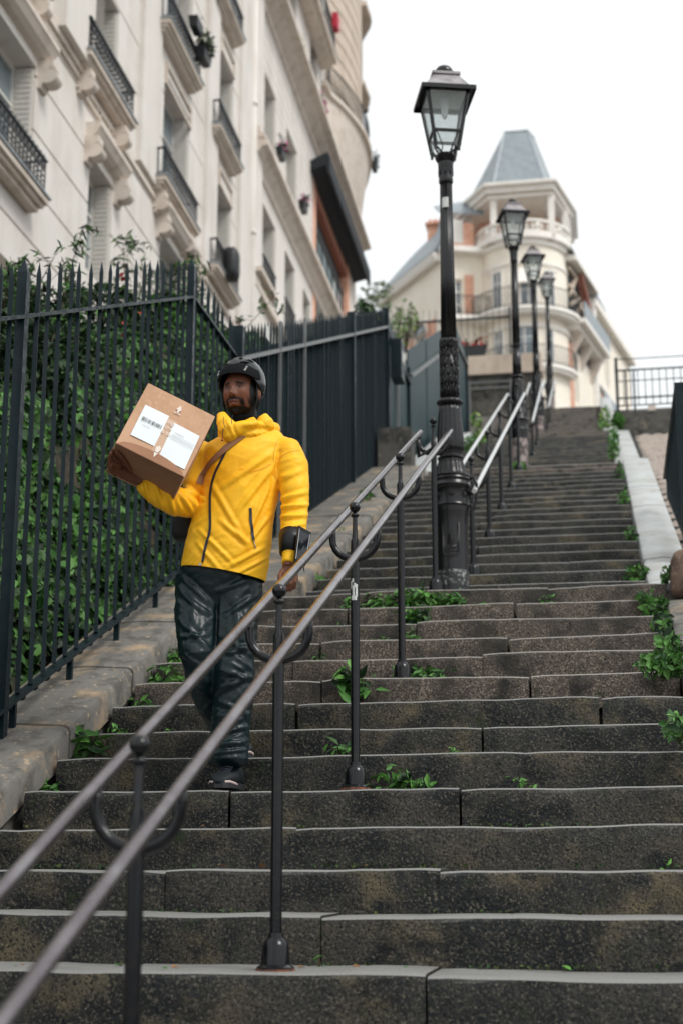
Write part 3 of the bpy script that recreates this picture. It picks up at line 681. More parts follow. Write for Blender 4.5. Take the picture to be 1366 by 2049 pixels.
    if detail:
        m = MB()
        for k in range(8):
            a0 = k*PI/4
            for sgn in (-1, 1): m.tube([o+Vector(((.052)*math.cos(a0+sgn*u), .052*math.sin(a0+sgn*u), z)) for u, z in ((.0, 3.17), (.18, 3.20), (.3, 3.235), (.2, 3.245))], .0035, 5)
        m.build('acanthus', 'lamp_iron', cap, smooth=True)
    # lantern
    zb, zt, rb, rt = 3.335, 3.76, .084, .148
    rz = .28; ca, sa = math.cos(rz), math.sin(rz)
    def Q(x, y, z): return o+Vector((x*ca-y*sa, x*sa+y*ca, z))
    lan = empty('lantern', Q(0, 0, zb)); lan.parent = L; lan.location = Vector((0, 0, zb)); del_lan = lan
    bpy.data.objects.remove(lan)
    def cor(r, z): return [Q(-r, -r, z), Q(r, -r, z), Q(r, r, z), Q(-r, r, z)]
    m = MB(); B, T = cor(rb, zb), cor(rt, zt); zm = zb+.115; rm = rb+(rt-rb)*(zm-zb)/(zt-zb); Mi = cor(rm, zm)
    for i in range(4):
        m.beam(B[i], T[i], .020, .020); m.beam(T[i], T[(i+1) % 4], .022, .03); m.beam(Mi[i], Mi[(i+1) % 4], .020, .018)
        m.ball(B[i]-Vector((0, 0, .008)), .012, 4)
        for s in (-1, 1):      # bowed wires in the lower part, down to the collar
            a = Mi[i].lerp(Mi[(i+1) % 4], .5-.42*s); c = o+(a-o-Vector((0, 0, a.z-o.z)))*.45; c.z = o.z+zb-.01
            d = (B[i].lerp(B[(i+1) % 4], .5-.20*s)); m.tube([a, a.lerp(d, .4)+Vector((0, 0, .012)), d, c-Vector((0, 0, .015))], .0045, 5)
    for i in range(4): m.beam(B[i], o+Vector((0, 0, 3.31)), .010, .010)
    fr = m.build('lantern_frame', 'lamp_iron', L)
    for i in range(4):
        a, b, c, d = Mi[i], Mi[(i+1) % 4], T[(i+1) % 4], T[i]
        nrm = ((b-a).cross(d-a)).normalized(); m = MB(); m.prism([a.lerp(b, .03)+Vector((0, 0, .01)), b.lerp(a, .03)+Vector((0, 0, .01)), c.lerp(d, .03)-Vector((0, 0, .03)), d.lerp(c, .03)-Vector((0, 0, .03))], nrm*.003); m.build('pane', 'lamp_glass', fr)
    for i in range(4):
        a, b, c, d = B[i], B[(i+1) % 4], Mi[(i+1) % 4], Mi[i]
        if i != 1:
            nrm = ((b-a).cross(d-a)).normalized(); m = MB(); m.prism([a.lerp(b, .04)+Vector((0, 0, .005)), b.lerp(a, .04)+Vector((0, 0, .005)), c.lerp(d, .04), d.lerp(c, .04)], nrm*.002); m.build('lower_pane', 'lamp_glass', fr)
    # roof: eave, inner white reflector, pyramid, vent cap
    m = MB(); e0, e1, e2 = cor(rt+.048, zt+.0), cor(rt+.048, zt+.012), cor(rt-.045, zt+.16)
    i0 = cor(rt-.005, zt+.004)
    m.add(e0+e1+i0, [(0, 1, 5, 4), (1, 2, 6, 5), (2, 3, 7, 6), (3, 0, 4, 7), (1, 0, 8, 9), (2, 1, 9, 10), (3, 2, 10, 11), (0, 3, 11, 8)]); 
    for i in range(4):
        a, b = e0[i], e0[(i+1) % 4]; m.beam(a-Vector((0, 0, .008)), b-Vector((0, 0, .008)), .006, .03)
    rf = m.build('eave', 'lamp_iron', L)
    m = MB(); m.add(cor(rt+.02, zt+.013)+cor(rt-.06, zt+.15), [(0, 1, 5, 4), (1, 2, 6, 5), (2, 3, 7, 6), (3, 0, 4, 7), (4, 5, 6, 7)]); m.build('roof', 'lamp_cap', L)
    m = MB(); a, b = cor(rt-.045, zt+.15), cor(rt-.045, zt+.17); m.add(a+b, [(0, 1, 5, 4), (1, 2, 6, 5), (2, 3, 7, 6), (3, 0, 4, 7), (4, 5, 6, 7), (3, 2, 1, 0)]); m.build('roof_cap', 'lamp_cap', L)
    m = MB(); m.lathe([(.064, zt+.17), (.067, zt+.19), (.071, zt+.195), (.066, zt+.225), (.05, zt+.25), (.03, zt+.262), (.005, zt+.266)], o, 20); m.build('vent_dome', 'lamp_iron', L, smooth=True)
    m = MB(); m.add(cor(rt-.012, zt-.012)+cor(.05, zt+.13), [(0, 4, 5, 1), (1, 5, 6, 2), (2, 6, 7, 3), (3, 7, 4, 0), (4, 7, 6, 5)]); m.build('reflector', 'reflector_grey', L)
    m = MB(); m.lathe([(.012, zb+.26), (.022, zb+.28), (.026, zb+.34), (.03, zb+.42), (.02, zb+.46)], o, 12); m.build('bulb_holder', 'reflector_grey', L, smooth=True)
    ZK = [(-9, -9), (0, 0), (.63, .63), (.74, .72), (.90, .86), (1.06, .98), (1.15, 1.03), (1.57, 1.39), (2.03, 1.84), (3.12, 3.04), (3.32, 3.27), (3.335, 3.30), (3.76, 3.72), (4.03, 3.98), (9, 9)]
    def fit(ob):
        for c in ob.children:
            n_ = len(c.data.vertices); co = np.empty(n_*3); c.data.vertices.foreach_get('co', co); co[2::3] = np.interp(co[2::3], [k[0] for k in ZK], [k[1] for k in ZK]); c.data.vertices.foreach_set('co', co); c.data.update(); fit(c)
    fit(L)
    return L, cap
mat('reflector_grey', (.80, .81, .81), .55)
lamp1, _ = make_lamp((-.99, 9.96, Z13), 'nearest street lamp with a ship crest on its pedestal, standing on the first landing')
# crest: crown, shield, ship in relief on the pedestal, facing down the steps
o = Vector((-.99, 9.96, Z13)); m = MB()
def on(u, z, lift=.0):     # point on the pedestal drum: u metres round from the front
    a = -PI/2+.02+u/.111; r = .1115+lift; return o+Vector((r*math.cos(a), r*math.sin(a), z+.045))
def relief(pts, r): m.tube([on(u, z) for u, z in pts], r, 6)
relief([(-.055, .47), (-.055, .27), (-.045, .252), (-.012, .245), (0, .235), (.012, .245), (.045, .252), (.055, .27), (.055, .47), (-.055, .47)], .0055)
relief([(-.045, .46), (-.045, .275), (0, .25), (.045, .275), (.045, .46)], .0028)
relief([(-.034, .315), (-.022, .298), (.018, .298), (.036, .322)], .0065); relief([(-.03, .306), (.03, .306)], .006)
relief([(0, .30), (0, .41)], .0032)
for z0, w_, h_ in ((.33, .020, .030), (.368, .014, .022)):
    for t in range(5): relief([(-w_, z0+h_*t/4), (0, z0+h_*t/4+.004), (w_, z0+h_*t/4)], .0038)
relief([(0, .41), (.014, .415), (.02, .408)], .0025)
for t in range(6): relief([(-.042+.014*t, .275), (-.036+.014*t, .281), (-.030+.014*t, .275)], .004)
m.build('ship_crest', 'lamp_iron', lamp1, smooth=True)
m = MB()
relief([(-.062, .485), (.062, .485)], .0045); relief([(-.058, .497), (.058, .497)], .003)
relief([(-.06, .52), (.06, .52)], .0045)
for t in range(6):
    u = -.055+.022*t; relief([(u-.008, .525), (u-.009, .575), (u+.009, .575), (u+.008, .525)], .0034); relief([(u-.003, .575), (u-.003, .59)], .003); relief([(u+.006, .575), (u+.006, .59)], .003)
m.build('mural_crown', 'lamp_iron', lamp1, smooth=True)
# curled bracket handle at the pedestal's right
m = MB(); q = o+Vector((.125, 0, 0)); m.tube([q+Vector(p) for p in ((0, -.02, .83), (.03, -.02, .85), (.05, -.02, .80), (.045, -.02, .68), (.02, -.02, .62), (.0, -.02, .66))], .010, 8); m.ball(q+Vector((.01, -.02, .74)), .018, 5); m.build('scroll', 'lamp_iron', lamp1, smooth=True)
lamp2, _ = make_lamp((-.96, 18.35, L2Z), 'second street lamp up the steps, peeling posters round its foot', False)
lamp3, _ = make_lamp((-.985, 25.25, L3Z), 'third street lamp up the steps, smaller, in front of the cream corner building', False)
lamp4 = copy_tree(lamp3, (-1.02, 33.9, L4Z-.05)); lamp2.scale = (.95,)*3; lamp3.scale = (.95, .95, .925); lamp4.scale = (.92, .92, .90); lamp4['label'] = 'farthest street lamp, at the head of the steps'
# ================================================================ THE MAN
def ring_loft(rings, n=24, capz=True):
    """rings: (centre, halfwidth, halfdepth, side vector or None)"""
    m = MB(); C_ = [Vector(r[0]) for r in rings]; vs = []
    for i, r in enumerate(rings):
        t = (C_[min(i+1, len(C_)-1)]-C_[max(i-1, 0)]).normalized()
        sv = Vector(r[3]) if len(r) > 3 and r[3] is not None else CR
        x = (sv-t*sv.dot(t)).normalized(); y = t.cross(x)
        for j in range(n):
            a = 2*PI*j/n; vs.append(C_[i]+x*math.cos(a)*r[1]+y*math.sin(a)*r[2])
    k = len(rings); fs = [(i*n+j, i*n+(j+1) % n, (i+1)*n+(j+1) % n, (i+1)*n+j) for i in range(k-1) for j in range(n)]
    # rounded caps
    for e, i0, sg in ((0, 0, -1), (1, k-1, 1)):
        t = (C_[min(i0+1, k-1)]-C_[max(i0-1, 0)]).normalized()*sg; rr = min(rings[i0][1], rings[i0][2])
        vs.append(C_[i0]+t*rr*.35); c = len(vs)-1
        fs += [((c, i0*n+(j+1) % n, i0*n+j) if sg < 0 else (c, i0*n+j, i0*n+(j+1) % n)) for j in range(n)]
    m.add(vs, fs); return m
def union(mbs, voxel, smooth=4, fac=.5):
    m = MB()
    for q in mbs: m.add(q.v, q.f)
    me = bpy.data.meshes.new('tmp'); me.from_pydata([tuple(v) for v in m.v], [], m.f)
    bm = bmesh.new(); bm.from_mesh(me); bmesh.ops.recalc_face_normals(bm, faces=bm.faces); bm.to_mesh(me); bm.free()
    o = bpy.data.objects.new('tmp', me); COL.objects.link(o)
    r = o.modifiers.new('r', 'REMESH'); r.mode = 'VOXEL'; r.voxel_size = voxel
    if smooth: s = o.modifiers.new('s', 'SMOOTH'); s.iterations = smooth; s.factor = fac
    dg = bpy.context.evaluated_depsgraph_get(); dg.update()
    out = bpy.data.meshes.new_from_object(o.evaluated_get(dg)); bpy.data.objects.remove(o)
    return out
def getco(me):
    a = np.empty(len(me.vertices)*3); me.vertices.foreach_get('co', a); return a.reshape(-1, 3)
def setco(me, co): me.vertices.foreach_set('co', co.ravel()); me.update()
def normals(me):
    a = np.empty(len(me.vertices)*3); me.vertices.foreach_get('normal', a); return a.reshape(-1, 3)
def put(me, name, mats, parent):
    o = wloc(parent); co = getco(me)-np.array(o); setco(me, co); me.materials.clear()
    for q in (mats if isinstance(mats, (list, tuple)) else [mats]): me.materials.append(MATS[q])
    me.polygons.foreach_set('use_smooth', [True]*len(me.polygons)); me.name = name
    ob = bpy.data.objects.new(name, me); COL.objects.link(ob); ob.parent = parent; return ob
def ridge(x): return 1-abs(x)*2
MAN = Vector((-1.60, 6.33, .345))
man = empty('person', MAN, 'man in yellow rain jacket and black helmet stepping down with a box on one arm', 'person')
# ---- jacket: torso + sleeves
def W(px, py, Y, hw, hd, sv=None):
    P = V(px, py, Y); return (P, hw*mpp(P), hd, sv)
SH = CR*1.0
torso = ring_loft([W(446, 1150, 6.46, 86, .128), W(452, 1120, 6.46, 86, .130), W(460, 1080, 6.46, 84, .130), W(468, 1040, 6.47, 80, .130), W(478, 1000, 6.48, 77, .132),
                   W(486, 960, 6.49, 78, .136), W(492, 925, 6.50, 84, .135), W(496, 900, 6.51, 86, .125), W(495, 882, 6.52, 72, .105), W(491, 868, 6.53, 50, .085), W(488, 855, 6.53, 38, .07)], 36)
armL = ring_loft([W(552, 900, 6.52, 30, .07), W(575, 905, 6.52, 30, .075), W(586, 935, 6.50, 31, .072), W(589, 970, 6.48, 29, .068), W(590, 1005, 6.46, 27, .065), W(588, 1040, 6.42, 26, .060), W(585, 1075, 6.38, 24, .055), W(581, 1098, 6.35, 19, .045), W(579, 1114, 6.33, 15, .038), W(577, 1128, 6.32, 15, .038)], 24)
armR = ring_loft([W(425, 900, 6.52, 30, .07), W(412, 915, 6.52, 31, .075), W(402, 945, 6.50, 30, .07), W(392, 980, 6.46, 28, .066), W(372, 1006, 6.40, 31, .064, CU), W(350, 1002, 6.34, 30, .060, CU), W(325, 990, 6.28, 28, .056, CU), W(302, 976, 6.24, 24, .050, CU), W(287, 965, 6.21, 19, .042, CU)], 24)
jk = union([torso, armL, armR], .0058, 5)
co = getco(jk)
def px_of(co):
    d = co@np.array(CF); return 683+FPX*(co@np.array(CR))/d, 1024.5-FPX*(co@np.array(CU))/d
def seg_dist(U, Wv, a, b):
    a = np.array(a, float); b = np.array(b, float); ab = b-a; t = ((U-a[0])*ab[0]+(Wv-a[1])*ab[1])/(ab@ab); t = np.clip(t, 0, 1)
    return np.hypot(U-(a[0]+ab[0]*t), Wv-(a[1]+ab[1]*t)), t
def folds(me, segs, noise_terms, hem=None):
    """segs: crease lines on the cloth in (u, z) of the wearer's front plane, pushed out along normals; noise_terms: (dir vec, f_across, f_along, amp)"""
    co = getco(me); nn = normals(me); U, Wv = px_of(co); d = np.zeros(len(co)); front = (nn@np.array(-CF)) > -.1
    for (a, b, wd, amp) in segs:
        s, t = seg_dist(U, Wv, a, b); k = np.exp(-(s/wd)**2)*np.sin(PI*np.clip(t, .04, .96))**.7
        # a sharp crest beside a trough
        d += np.where(front, amp*(k-.75*np.exp(-((s-wd*1.9)/(wd*1.1))**2)*(s > wd)*np.sin(PI*np.clip(t, .04, .96))**.7), 0)
    for i in range(len(co)):
        p = co[i]; v = 0
        for (dv, fa, fl, amp, sd_) in noise_terms:
            a_ = p[0]*dv[0]+p[2]*dv[1]; b_ = -p[0]*dv[1]+p[2]*dv[0]
            wv = noise.noise((b_*4+sd_, a_*4, p[1]*4))*.12
            q = noise.noise((b_*fl+sd_, (a_+wv)*fa, p[1]*fl*1.3)); r2_ = 1-2.6*abs(q)
            msk = .35+.65*max(0, min(1, .5+noise.noise((p[0]*5+sd_, p[1]*5, p[2]*5))*1.6))
            v += amp*max(r2_, -.8)*msk
        d[i] += v
    return setco(me, co+nn*d[:, None])
jseg = [((545, 905), (430, 985), 7, .006), ((548, 930), (470, 1030), 7, .007), ((545, 960), (500, 1060), 6, .006), ((420, 960), (500, 1100), 6, .004), ((400, 1060), (470, 1130), 5, .005), ((395, 1085), (440, 1140), 5, .005),
        ((530, 1095), (455, 1135), 5, .006), ((535, 1115), (470, 1150), 4, .005), ((440, 1040), (500, 1090), 6, .006), ((500, 1085), (540, 1030), 5, .005),
        ((560, 1000), (612, 985), 6, .008), ((560, 1015), (615, 1010), 5, .008), ((560, 1035), (612, 1030), 5, .008), ((565, 1060), (608, 1048), 5, .007), ((568, 1085), (604, 1075), 4, .006), ((558, 960), (605, 940), 7, .005),
        ((290, 960), (300, 1005), 4, .005), ((310, 965), (325, 1015), 5, .006), ((335, 975), (350, 1030), 5, .007), ((360, 985), (385, 1025), 5, .008), ((375, 975), (408, 1000), 5, .008), ((560, 905), (540, 985), 5, -.006)]
folds(jk, [(a, b, w_*.75, m_*1.25) for a, b, w_, m_ in jseg], [((.55, .83), 9, 2.5, .0034, 3.), ((-.4, .9), 26, 5, .0020, 11.), ((.1, 1), 44, 12, .0010, 23.)])
# open hem: cut a clean slanted edge
bm = bmesh.new(); bm.from_mesh(jk)
h1_, h2_ = V(355, 1131, 6.4), V(530, 1157, 6.4); ax = (h2_-h1_).normalized(); nrm = ax.cross(Vector((0, 1, -.02))).normalized()
if nrm.z > 0: nrm = -nrm
g_ = bm.verts[:]+bm.edges[:]+bm.faces[:]
torso_only = lambda v: v.co.x < V(548, 1100, 6.4).x
bmesh.ops.bisect_plane(bm, geom=g_, plane_co=h1_, plane_no=nrm, clear_outer=False)
dele = [f for f in bm.faces if (f.calc_center_median()-h1_).dot(nrm) > 1e-4 and torso_only(f.verts[0])]
bmesh.ops.delete(bm, geom=dele, context='FACES'); bm.to_mesh(jk); bm.free()
cj = getco(jk); bvh = BVHTree.FromPolygons([tuple(c) for c in cj], [tuple(p.vertices) for p in jk.polygons])
# ---- body: head, neck, arms, hands, legs as one skin
Hc = V(483, 790, 6.47)
Fd = Vector((-.17, -.985, -.03)).normalized(); Rd = Vector((0, 0, 1)).cross(Fd).normalized()*-1; Ud = Rd.cross(Fd).normalized()
if Ud.z < 0: Ud = -Ud
if Rd.x < 0: Rd = -Rd
def HL(x, y, z): return Hc+Rd*x+Fd*y+Ud*z      # head frame: right(viewer), forward, up
def gs(x, c, s): return math.exp(-((x-c)/s)**2)
HS = 1.0
def headmesh():
    m = MB(); n = 90; vs = []
    for i in range(n+1):
        th = PI*i/n
        for j in range(2*n):
            ph = PI*j/n; x, y, z = math.sin(th)*math.cos(ph)*.079, math.sin(th)*math.sin(ph)*.098, math.cos(th)*.125
            jaw = max(0, min(1, (-z-.02)/.10)); x *= 1-.22*jaw*jaw; 
            if y < 0: y *= 1.0; z = z*(1-.25*jaw)
            if y > 0: y *= (1-.10*jaw); y = y*(1-.0)+.0
            if y > .02:
                k = min(1, (y-.02)/.03); ax_ = abs(x); f = 0
                f += .026*gs(z, -.022, .013)*gs(x, 0, .013)+.013*gs(z, .0, .022)*gs(x, 0, .010)+.010*gs(z, -.027, .009)*gs(ax_, .015, .007)
                f += .008*gs(z, .034, .009)*gs(ax_, .028, .022)-.011*gs(z, .014, .011)*gs(ax_, .031, .015)+.006*gs(z, .013, .006)*gs(ax_, .031, .010)
                f += .012*gs(z, -.052, .0055)*gs(x, 0, .021)+.014*gs(z, -.066, .007)*gs(x, 0, .018)-.007*gs(z, -.0588, .0022)*gs(x, 0, .024)+.006*gs(z, -.058, .02)*gs(x, 0, .03)
                f += .013*gs(z, -.103, .015)*gs(x, 0, .022)-.004*gs(z, -.082, .006)*gs(x, 0, .02)+.005*gs(z, -.012, .018)*gs(ax_, .048, .016)
                f -= .004*gs(z, -.04, .03)*gs(ax_, .06, .012)
                y += f*k
            vs.append(HL(x*HS, y*HS, z*HS))
    fs = [(i*2*n+j, (i+1)*2*n+j, (i+1)*2*n+(j+1) % (2*n), i*2*n+(j+1) % (2*n)) for i in range(n) for j in range(2*n)]
    m.add(vs, fs); return m
parts = [headmesh()]
for s in (-1, 1):
    e = MB(); e.ball((0, 0, 0), 1, 10, sc=(.012, .021, .034)); e.v = [tuple(HL(s*.083+v[0], -.006+v[1]-abs(0)*.0, -.004+v[2])) for v in e.v]; parts.append(e)
nk = Vector(Hc)
parts.append(ring_loft([(HL(0, -.02, -.04), .060, .065, Rd), (HL(0, -.03, -.11), .062, .065, Rd), (V(489, 866, 6.54), .070, .07, Rd), (V(492, 900, 6.52), .12, .07, CR), (V(482, 1000, 6.49), .11, .08, CR), (V(452, 1130, 6.47), .12, .09, CR), (V(441, 1200, 6.5), .13, .09, CR)]))
def limb(pts): return ring_loft([(V(a, b, Y), r, r, s) for a, b, Y, r, s in pts], 16)
parts.append(limb([(560, 900, 6.52, .045, CR), (587, 960, 6.49, .042, CR), (589, 1030, 6.43, .036, CR), (579, 1110, 6.34, .025, CR), (577, 1135, 6.31, .026, CR)]))
parts.append(limb([(430, 905, 6.52, .045, CR), (400, 960, 6.48, .04, CR), (368, 1004, 6.38, .038, CU), (320, 988, 6.27, .034, CU), (275, 955, 6.20, .027, CU)]))
parts.append(limb([(400, 1190, 6.50, .08, CR), (389, 1300, 6.38, .06, CR), (425, 1430, 6.60, .045, CR), (462, 1500, 6.80, .036, CR)]))
parts.append(limb([(480, 1190, 6.50, .08, CR), (472, 1330, 6.42, .06, CR), (458, 1450, 6.40, .045, CR), (452, 1528, 6.40, .036, CR)]))
def finger(pts, r0=.0105, r1=.0075):
    n = len(pts); m = MB(); m.tube([V(*p) for p in pts], [r0+(r1-r0)*i/(n-1) for i in range(n)], 8); m.ball(V(*pts[-1]), r1, 4); return m
# left hand: relaxed, fingers curled, back of the hand to the front
pl = ring_loft([(V(577, 1130, 6.315), .026, .019, CR), (V(578, 1142, 6.31), .035, .018, CR), (V(579, 1155, 6.305), .040, .017, CR), (V(579, 1162, 6.30), .040, .016, CR)], 16)
parts.append(pl)
for k, (dx, l) in enumerate(((-14, 20), (-5, 24), (4, 23), (12, 18))):
    parts.append(finger([(579+dx, 1156, 6.30), (578+dx*1.02, 1156+l*.55, 6.275), (577+dx*.98, 1156+l, 6.285), (577+dx*.95, 1156+l*.95+3, 6.31), (577+dx*.92, 1156+l*.75, 6.325)], .0105, .0085))
parts.append(finger([(565, 1142, 6.30), (560, 1153, 6.27), (560, 1166, 6.26), (564, 1176, 6.265)], .012, .009))
# right hand: palm under the box, fingers curling up round its lower left edge
parts.append(ring_loft([(V(276, 957, 6.20), .027, .022, CU), (V(262, 948, 6.17), .038, .020, CU), (V(248, 938, 6.14), .042, .018, CU), (V(240, 932, 6.12), .040, .016, CU)], 16))
for pts in (((247, 922, 6.10), (232, 917, 6.06), (225, 908, 6.03), (227, 899, 6.01)), ((243, 931, 6.10), (226, 928, 6.06), (219, 918, 6.03), (222, 908, 6.01)),
            ((242, 940, 6.12), (225, 939, 6.08), (218, 930, 6.05), (220, 920, 6.03)), ((246, 949, 6.14), (230, 949, 6.10), (223, 941, 6.07), (223, 933, 6.05))):
    parts.append(finger(pts, .0115, .0085))
parts.append(finger([(262, 940, 6.13), (252, 925, 6.07), (243, 913, 6.02), (236, 905, 6.00)], .013, .010))
body = union(parts, .0040, 2, .4)
cb = getco(body); R3 = np.array([tuple(Rd), tuple(Fd), tuple(Ud)]); hl = (cb-np.array(Hc))@R3.T/HS
attr = body.color_attributes.new('Complexion', 'FLOAT_COLOR', 'POINT'); cols = np.empty((len(cb), 4)); cols[:, 3] = 1
skin = np.array((.150, .060, .036)); beard = np.array((.004, .0035, .0035)); lipc = np.array((.20, .085, .078))
def sm(a, b, x): t = np.clip((x-a)/(b-a), 0, 1); return t*t*(3-2*t)
x, y, z = hl[:, 0], hl[:, 1], hl[:, 2]; ax_ = abs(x); head = (np.linalg.norm(hl, axis=1) < .2) & (z > -.2)
c = np.tile(skin, (len(cb), 1)); nz = np.array([noise.noise(tuple(p*40)) for p in cb]) if len(cb) < 400000 else 0
c *= (1+.18*nz)[:, None]
def blend(mask, col):
    global c
    mk = (mask*head)[:, None]; c = c*(1-mk)+col*mk
front = sm(.01, .03, y)
blend(front*np.exp(-((z+.020)/.03)**2-((ax_-.045)/.02)**2)*.5, np.array((.20, .075, .045)))
# hair line, sideburns, beard, moustache
blend(sm(.030, -.005, y)*sm(-.02, .0, z+.02)*(1-np.exp(-((z+.004)/.03)**2)*(ax_ > .078)), beard)
blend(sm(.062, .068, ax_)*sm(-.09, -.06, z)*sm(.07, .055, y)*(1-(ax_ > .080)), beard)
jawm = sm(-.070, -.077, z); blend(np.clip(jawm+sm(.05, .062, ax_)*sm(-.02, -.05, z), 0, 1)*sm(-.16, -.14, z)*(y > -.05), beard)
blend(front*np.exp(-((z+.043)/.0075)**4-((x)/.034)**4), beard)
blend(front*np.exp(-((z+.058)/.020)**4-((ax_-.036)/.010)**4), beard)
blend(front*np.exp(-((z+.080)/.008)**4-(x/.014)**4)*.9, beard)
blend(front*np.exp(-((z+.053)/.004)**4-(x/.019)**4)*.55, lipc*.55); blend(front*np.exp(-((z+.0655)/.0062)**4-(x/.020)**4), lipc); blend(front*np.exp(-((z+.0588)/.0017)**4-(x/.024)**4), beard*1.5)
blend(front*np.exp(-((z-.032-.1*(.028-ax_))/.0062)**4-((ax_-.031)/.020)**4), beard)
blend(front*np.exp(-((z-.013)/.0085)**4-((ax_-.031)/.0165)**4)*.6, skin*.45)  # eye-socket shade put into the skin colour
blend(front*np.exp(-((z-.0125)/.0034)**4-((ax_-.031)/.0115)**4), np.array((.15, .125, .11))); blend(front*np.exp(-((z-.0130)/.0050)**4-((ax_-.030)/.0052)**4), np.array((.006, .004, .004)))
blend(front*np.exp(-((z-.0178)/.0018)**4-((ax_-.031)/.0145)**4), beard)
blend(front*np.exp(-((z+.0335)/.0032)**4-((ax_-.0085)/.0045)**4), beard)
cols[:, :3] = c; attr.data.foreach_set('color', cols.ravel())
put(body, 'body', 'skin', man)
# neck gaiter and short hair
sc_ = MB(); sc_ = ring_loft([(HL(0, -.02, -.110), .070, .074, Rd), (HL(0, -.02, -.122), .080, .084, Rd), (V(489, 858, 6.53), .092, .088, Rd), (V(490, 872, 6.54), .10, .09, Rd)]); me = union([sc_], .006, 3); folds(me, [], [((.1, 1), 30, 6, .004, 5.)]); put(me, 'neck_warmer', 'scarf', man)
# ---- jacket object
jo = put(jk, 'jacket', 'jacket', man)
# hood and collar: a rolled ring of cloth round the neck with an open throat
def collar():
    q = MB(); vs = []; K, S = 72, 14
    for i in range(K):
        a = 2*PI*i/K; ca, sa = math.cos(a), math.sin(a)                   # a=-90deg is the front
        c = Vector(V(494, 862, 6.50)); fr = max(0, -sa); rx, ry = .118, .108
        cx = c+CR*ca*rx+Vector((0, 1, 0))*sa*ry+Vector((0, 0, -.032*fr+.018*max(0, sa)+.012*ca))
        wv = .003*math.sin(5*a+1)+.002*math.sin(9*a); out = (CR*ca+Vector((0, 1, 0))*sa).normalized()
        rr, rz_ = .016+.003*math.sin(3*a+.5)+.010*max(0, ca), .030+.012*fr+.004*math.sin(4*a)
        for j in range(S):
            b = 2*PI*j/S; vs.append(cx+out*(rr*math.cos(b)+wv)+Vector((0, 0, rz_*math.sin(b)+.004*math.sin(3*b+6*a))))
    fs = [(i*S+j, ((i+1) % K)*S+j, ((i+1) % K)*S+(j+1) % S, i*S+(j+1) % S) for i in range(K) for j in range(S)]
    q.add(vs, fs); return q
flapL = ring_loft([W(443, 828, 6.37, 9, .014), W(447, 840, 6.36, 14, .020), W(455, 856, 6.36, 20, .026), W(462, 870, 6.37, 18, .026), W(464, 880, 6.39, 12, .022)], 16)
flapR = ring_loft([W(512, 846, 6.40, 13, .020, CU), W(490, 853, 6.375, 12, .020, CU), W(474, 858, 6.365, 14, .024, CU), W(462, 862, 6.37, 10, .02, CU)], 16)
hoodR = ring_loft([W(522, 838, 6.46, 16, .030), W(532, 848, 6.46, 16, .034), W(536, 860, 6.47, 15, .03)], 16)
hood = union([collar(), flapL, flapR, hoodR], .0050, 3)
folds(hood, [((455, 840), (470, 875), 3, .005), ((480, 850), (530, 846), 4, .005), ((485, 862), (545, 858), 4, -.005)], [((.3, .95), 30, 6, .0035, 31.), ((-.6, .8), 50, 9, .0015, 41.)])
hd = put(hood, 'hood', 'jacket', man)
def onsurf(px, py, lift=.003, Y=6.3, back=None):
    d = ray(px, py).normalized(); h = bvh.ray_cast(Vector((0, 0, 0)), d)
    if h[0] is None: return V(px, py, Y), Vector((0, -1, 0))
    return h[0]+h[1]*lift*(1 if h[1].dot(d) < 0 else -1), (h[1] if h[1].dot(d) < 0 else -h[1])
def smoothpath(pts, n):
    out = []
    k = len(pts)
    for i in range(k-1):
        p0, p1, p2, p3 = pts[max(i-1, 0)], pts[i], pts[i+1], pts[min(i+2, k-1)]
        for t in range(n):
            u = t/n; out.append(tuple(.5*((2*p1[a])+(-p0[a]+p2[a])*u+(2*p0[a]-5*p1[a]+4*p2[a]-p3[a])*u*u+(-p0[a]+3*p1[a]-3*p2[a]+p3[a])*u**3) for a in (0, 1)))
    out.append(pts[-1]); return out
def ribbon(pxs, width, th, name, mname, parent, lift=.002, sm_=3, Y=6.3, n=6):
    path = smoothpath(pxs, n); P = [onsurf(a, b, lift, Y) for a, b in path]
    L_ = [p[0] for p in P]; Nn = [p[1] for p in P]
    for _ in range(sm_):
        L_ = [L_[0]]+[(L_[i-1]+L_[i]*2+L_[i+1])/4 for i in range(1, len(L_)-1)]+[L_[-1]]; Nn = [Nn[0]]+[((Nn[i-1]+Nn[i]*2+Nn[i+1])/4).normalized() for i in range(1, len(Nn)-1)]+[Nn[-1]]
    m = MB(); vs = []
    for i, p in enumerate(L_):
        t = (L_[min(i+1, len(L_)-1)]-L_[max(i-1, 0)]).normalized(); s_ = t.cross(Nn[i]).normalized()*(width/2); up_ = Nn[i]*th
        vs += [p-s_, p-s_+up_, p+s_+up_, p+s_]
    k = len(L_); fs = [(i*4+j, i*4+(j+1) % 4, (i+1)*4+(j+1) % 4, (i+1)*4+j) for i in range(k-1) for j in range(4)]+[(3, 2, 1, 0), ((k-1)*4, (k-1)*4+1, (k-1)*4+2, (k-1)*4+3)]
    m.add(vs, fs); return m.build(name, mname, parent, smooth=False)
ribbon([(466, 868), (460, 885), (447, 915), (430, 950), (422, 985), (421, 1020), (421, 1062), (413, 1090), (408, 1115), (404, 1134)], .011, .003, 'front_zip', 'zip_navy', jo)
zp = ribbon([(501, 1017), (502, 1040), (505, 1065), (507, 1080)], .012, .003, 'pocket_zip', 'zip_navy', jo); ribbon([(507, 1078), (509, 1090), (512, 1098)], .004, .004, 'zip_pull', 'silver', jo)
ribbon([(403, 1127), (402, 1132)], .010, .007, 'zip_slider', 'silver', jo)
m = MB()
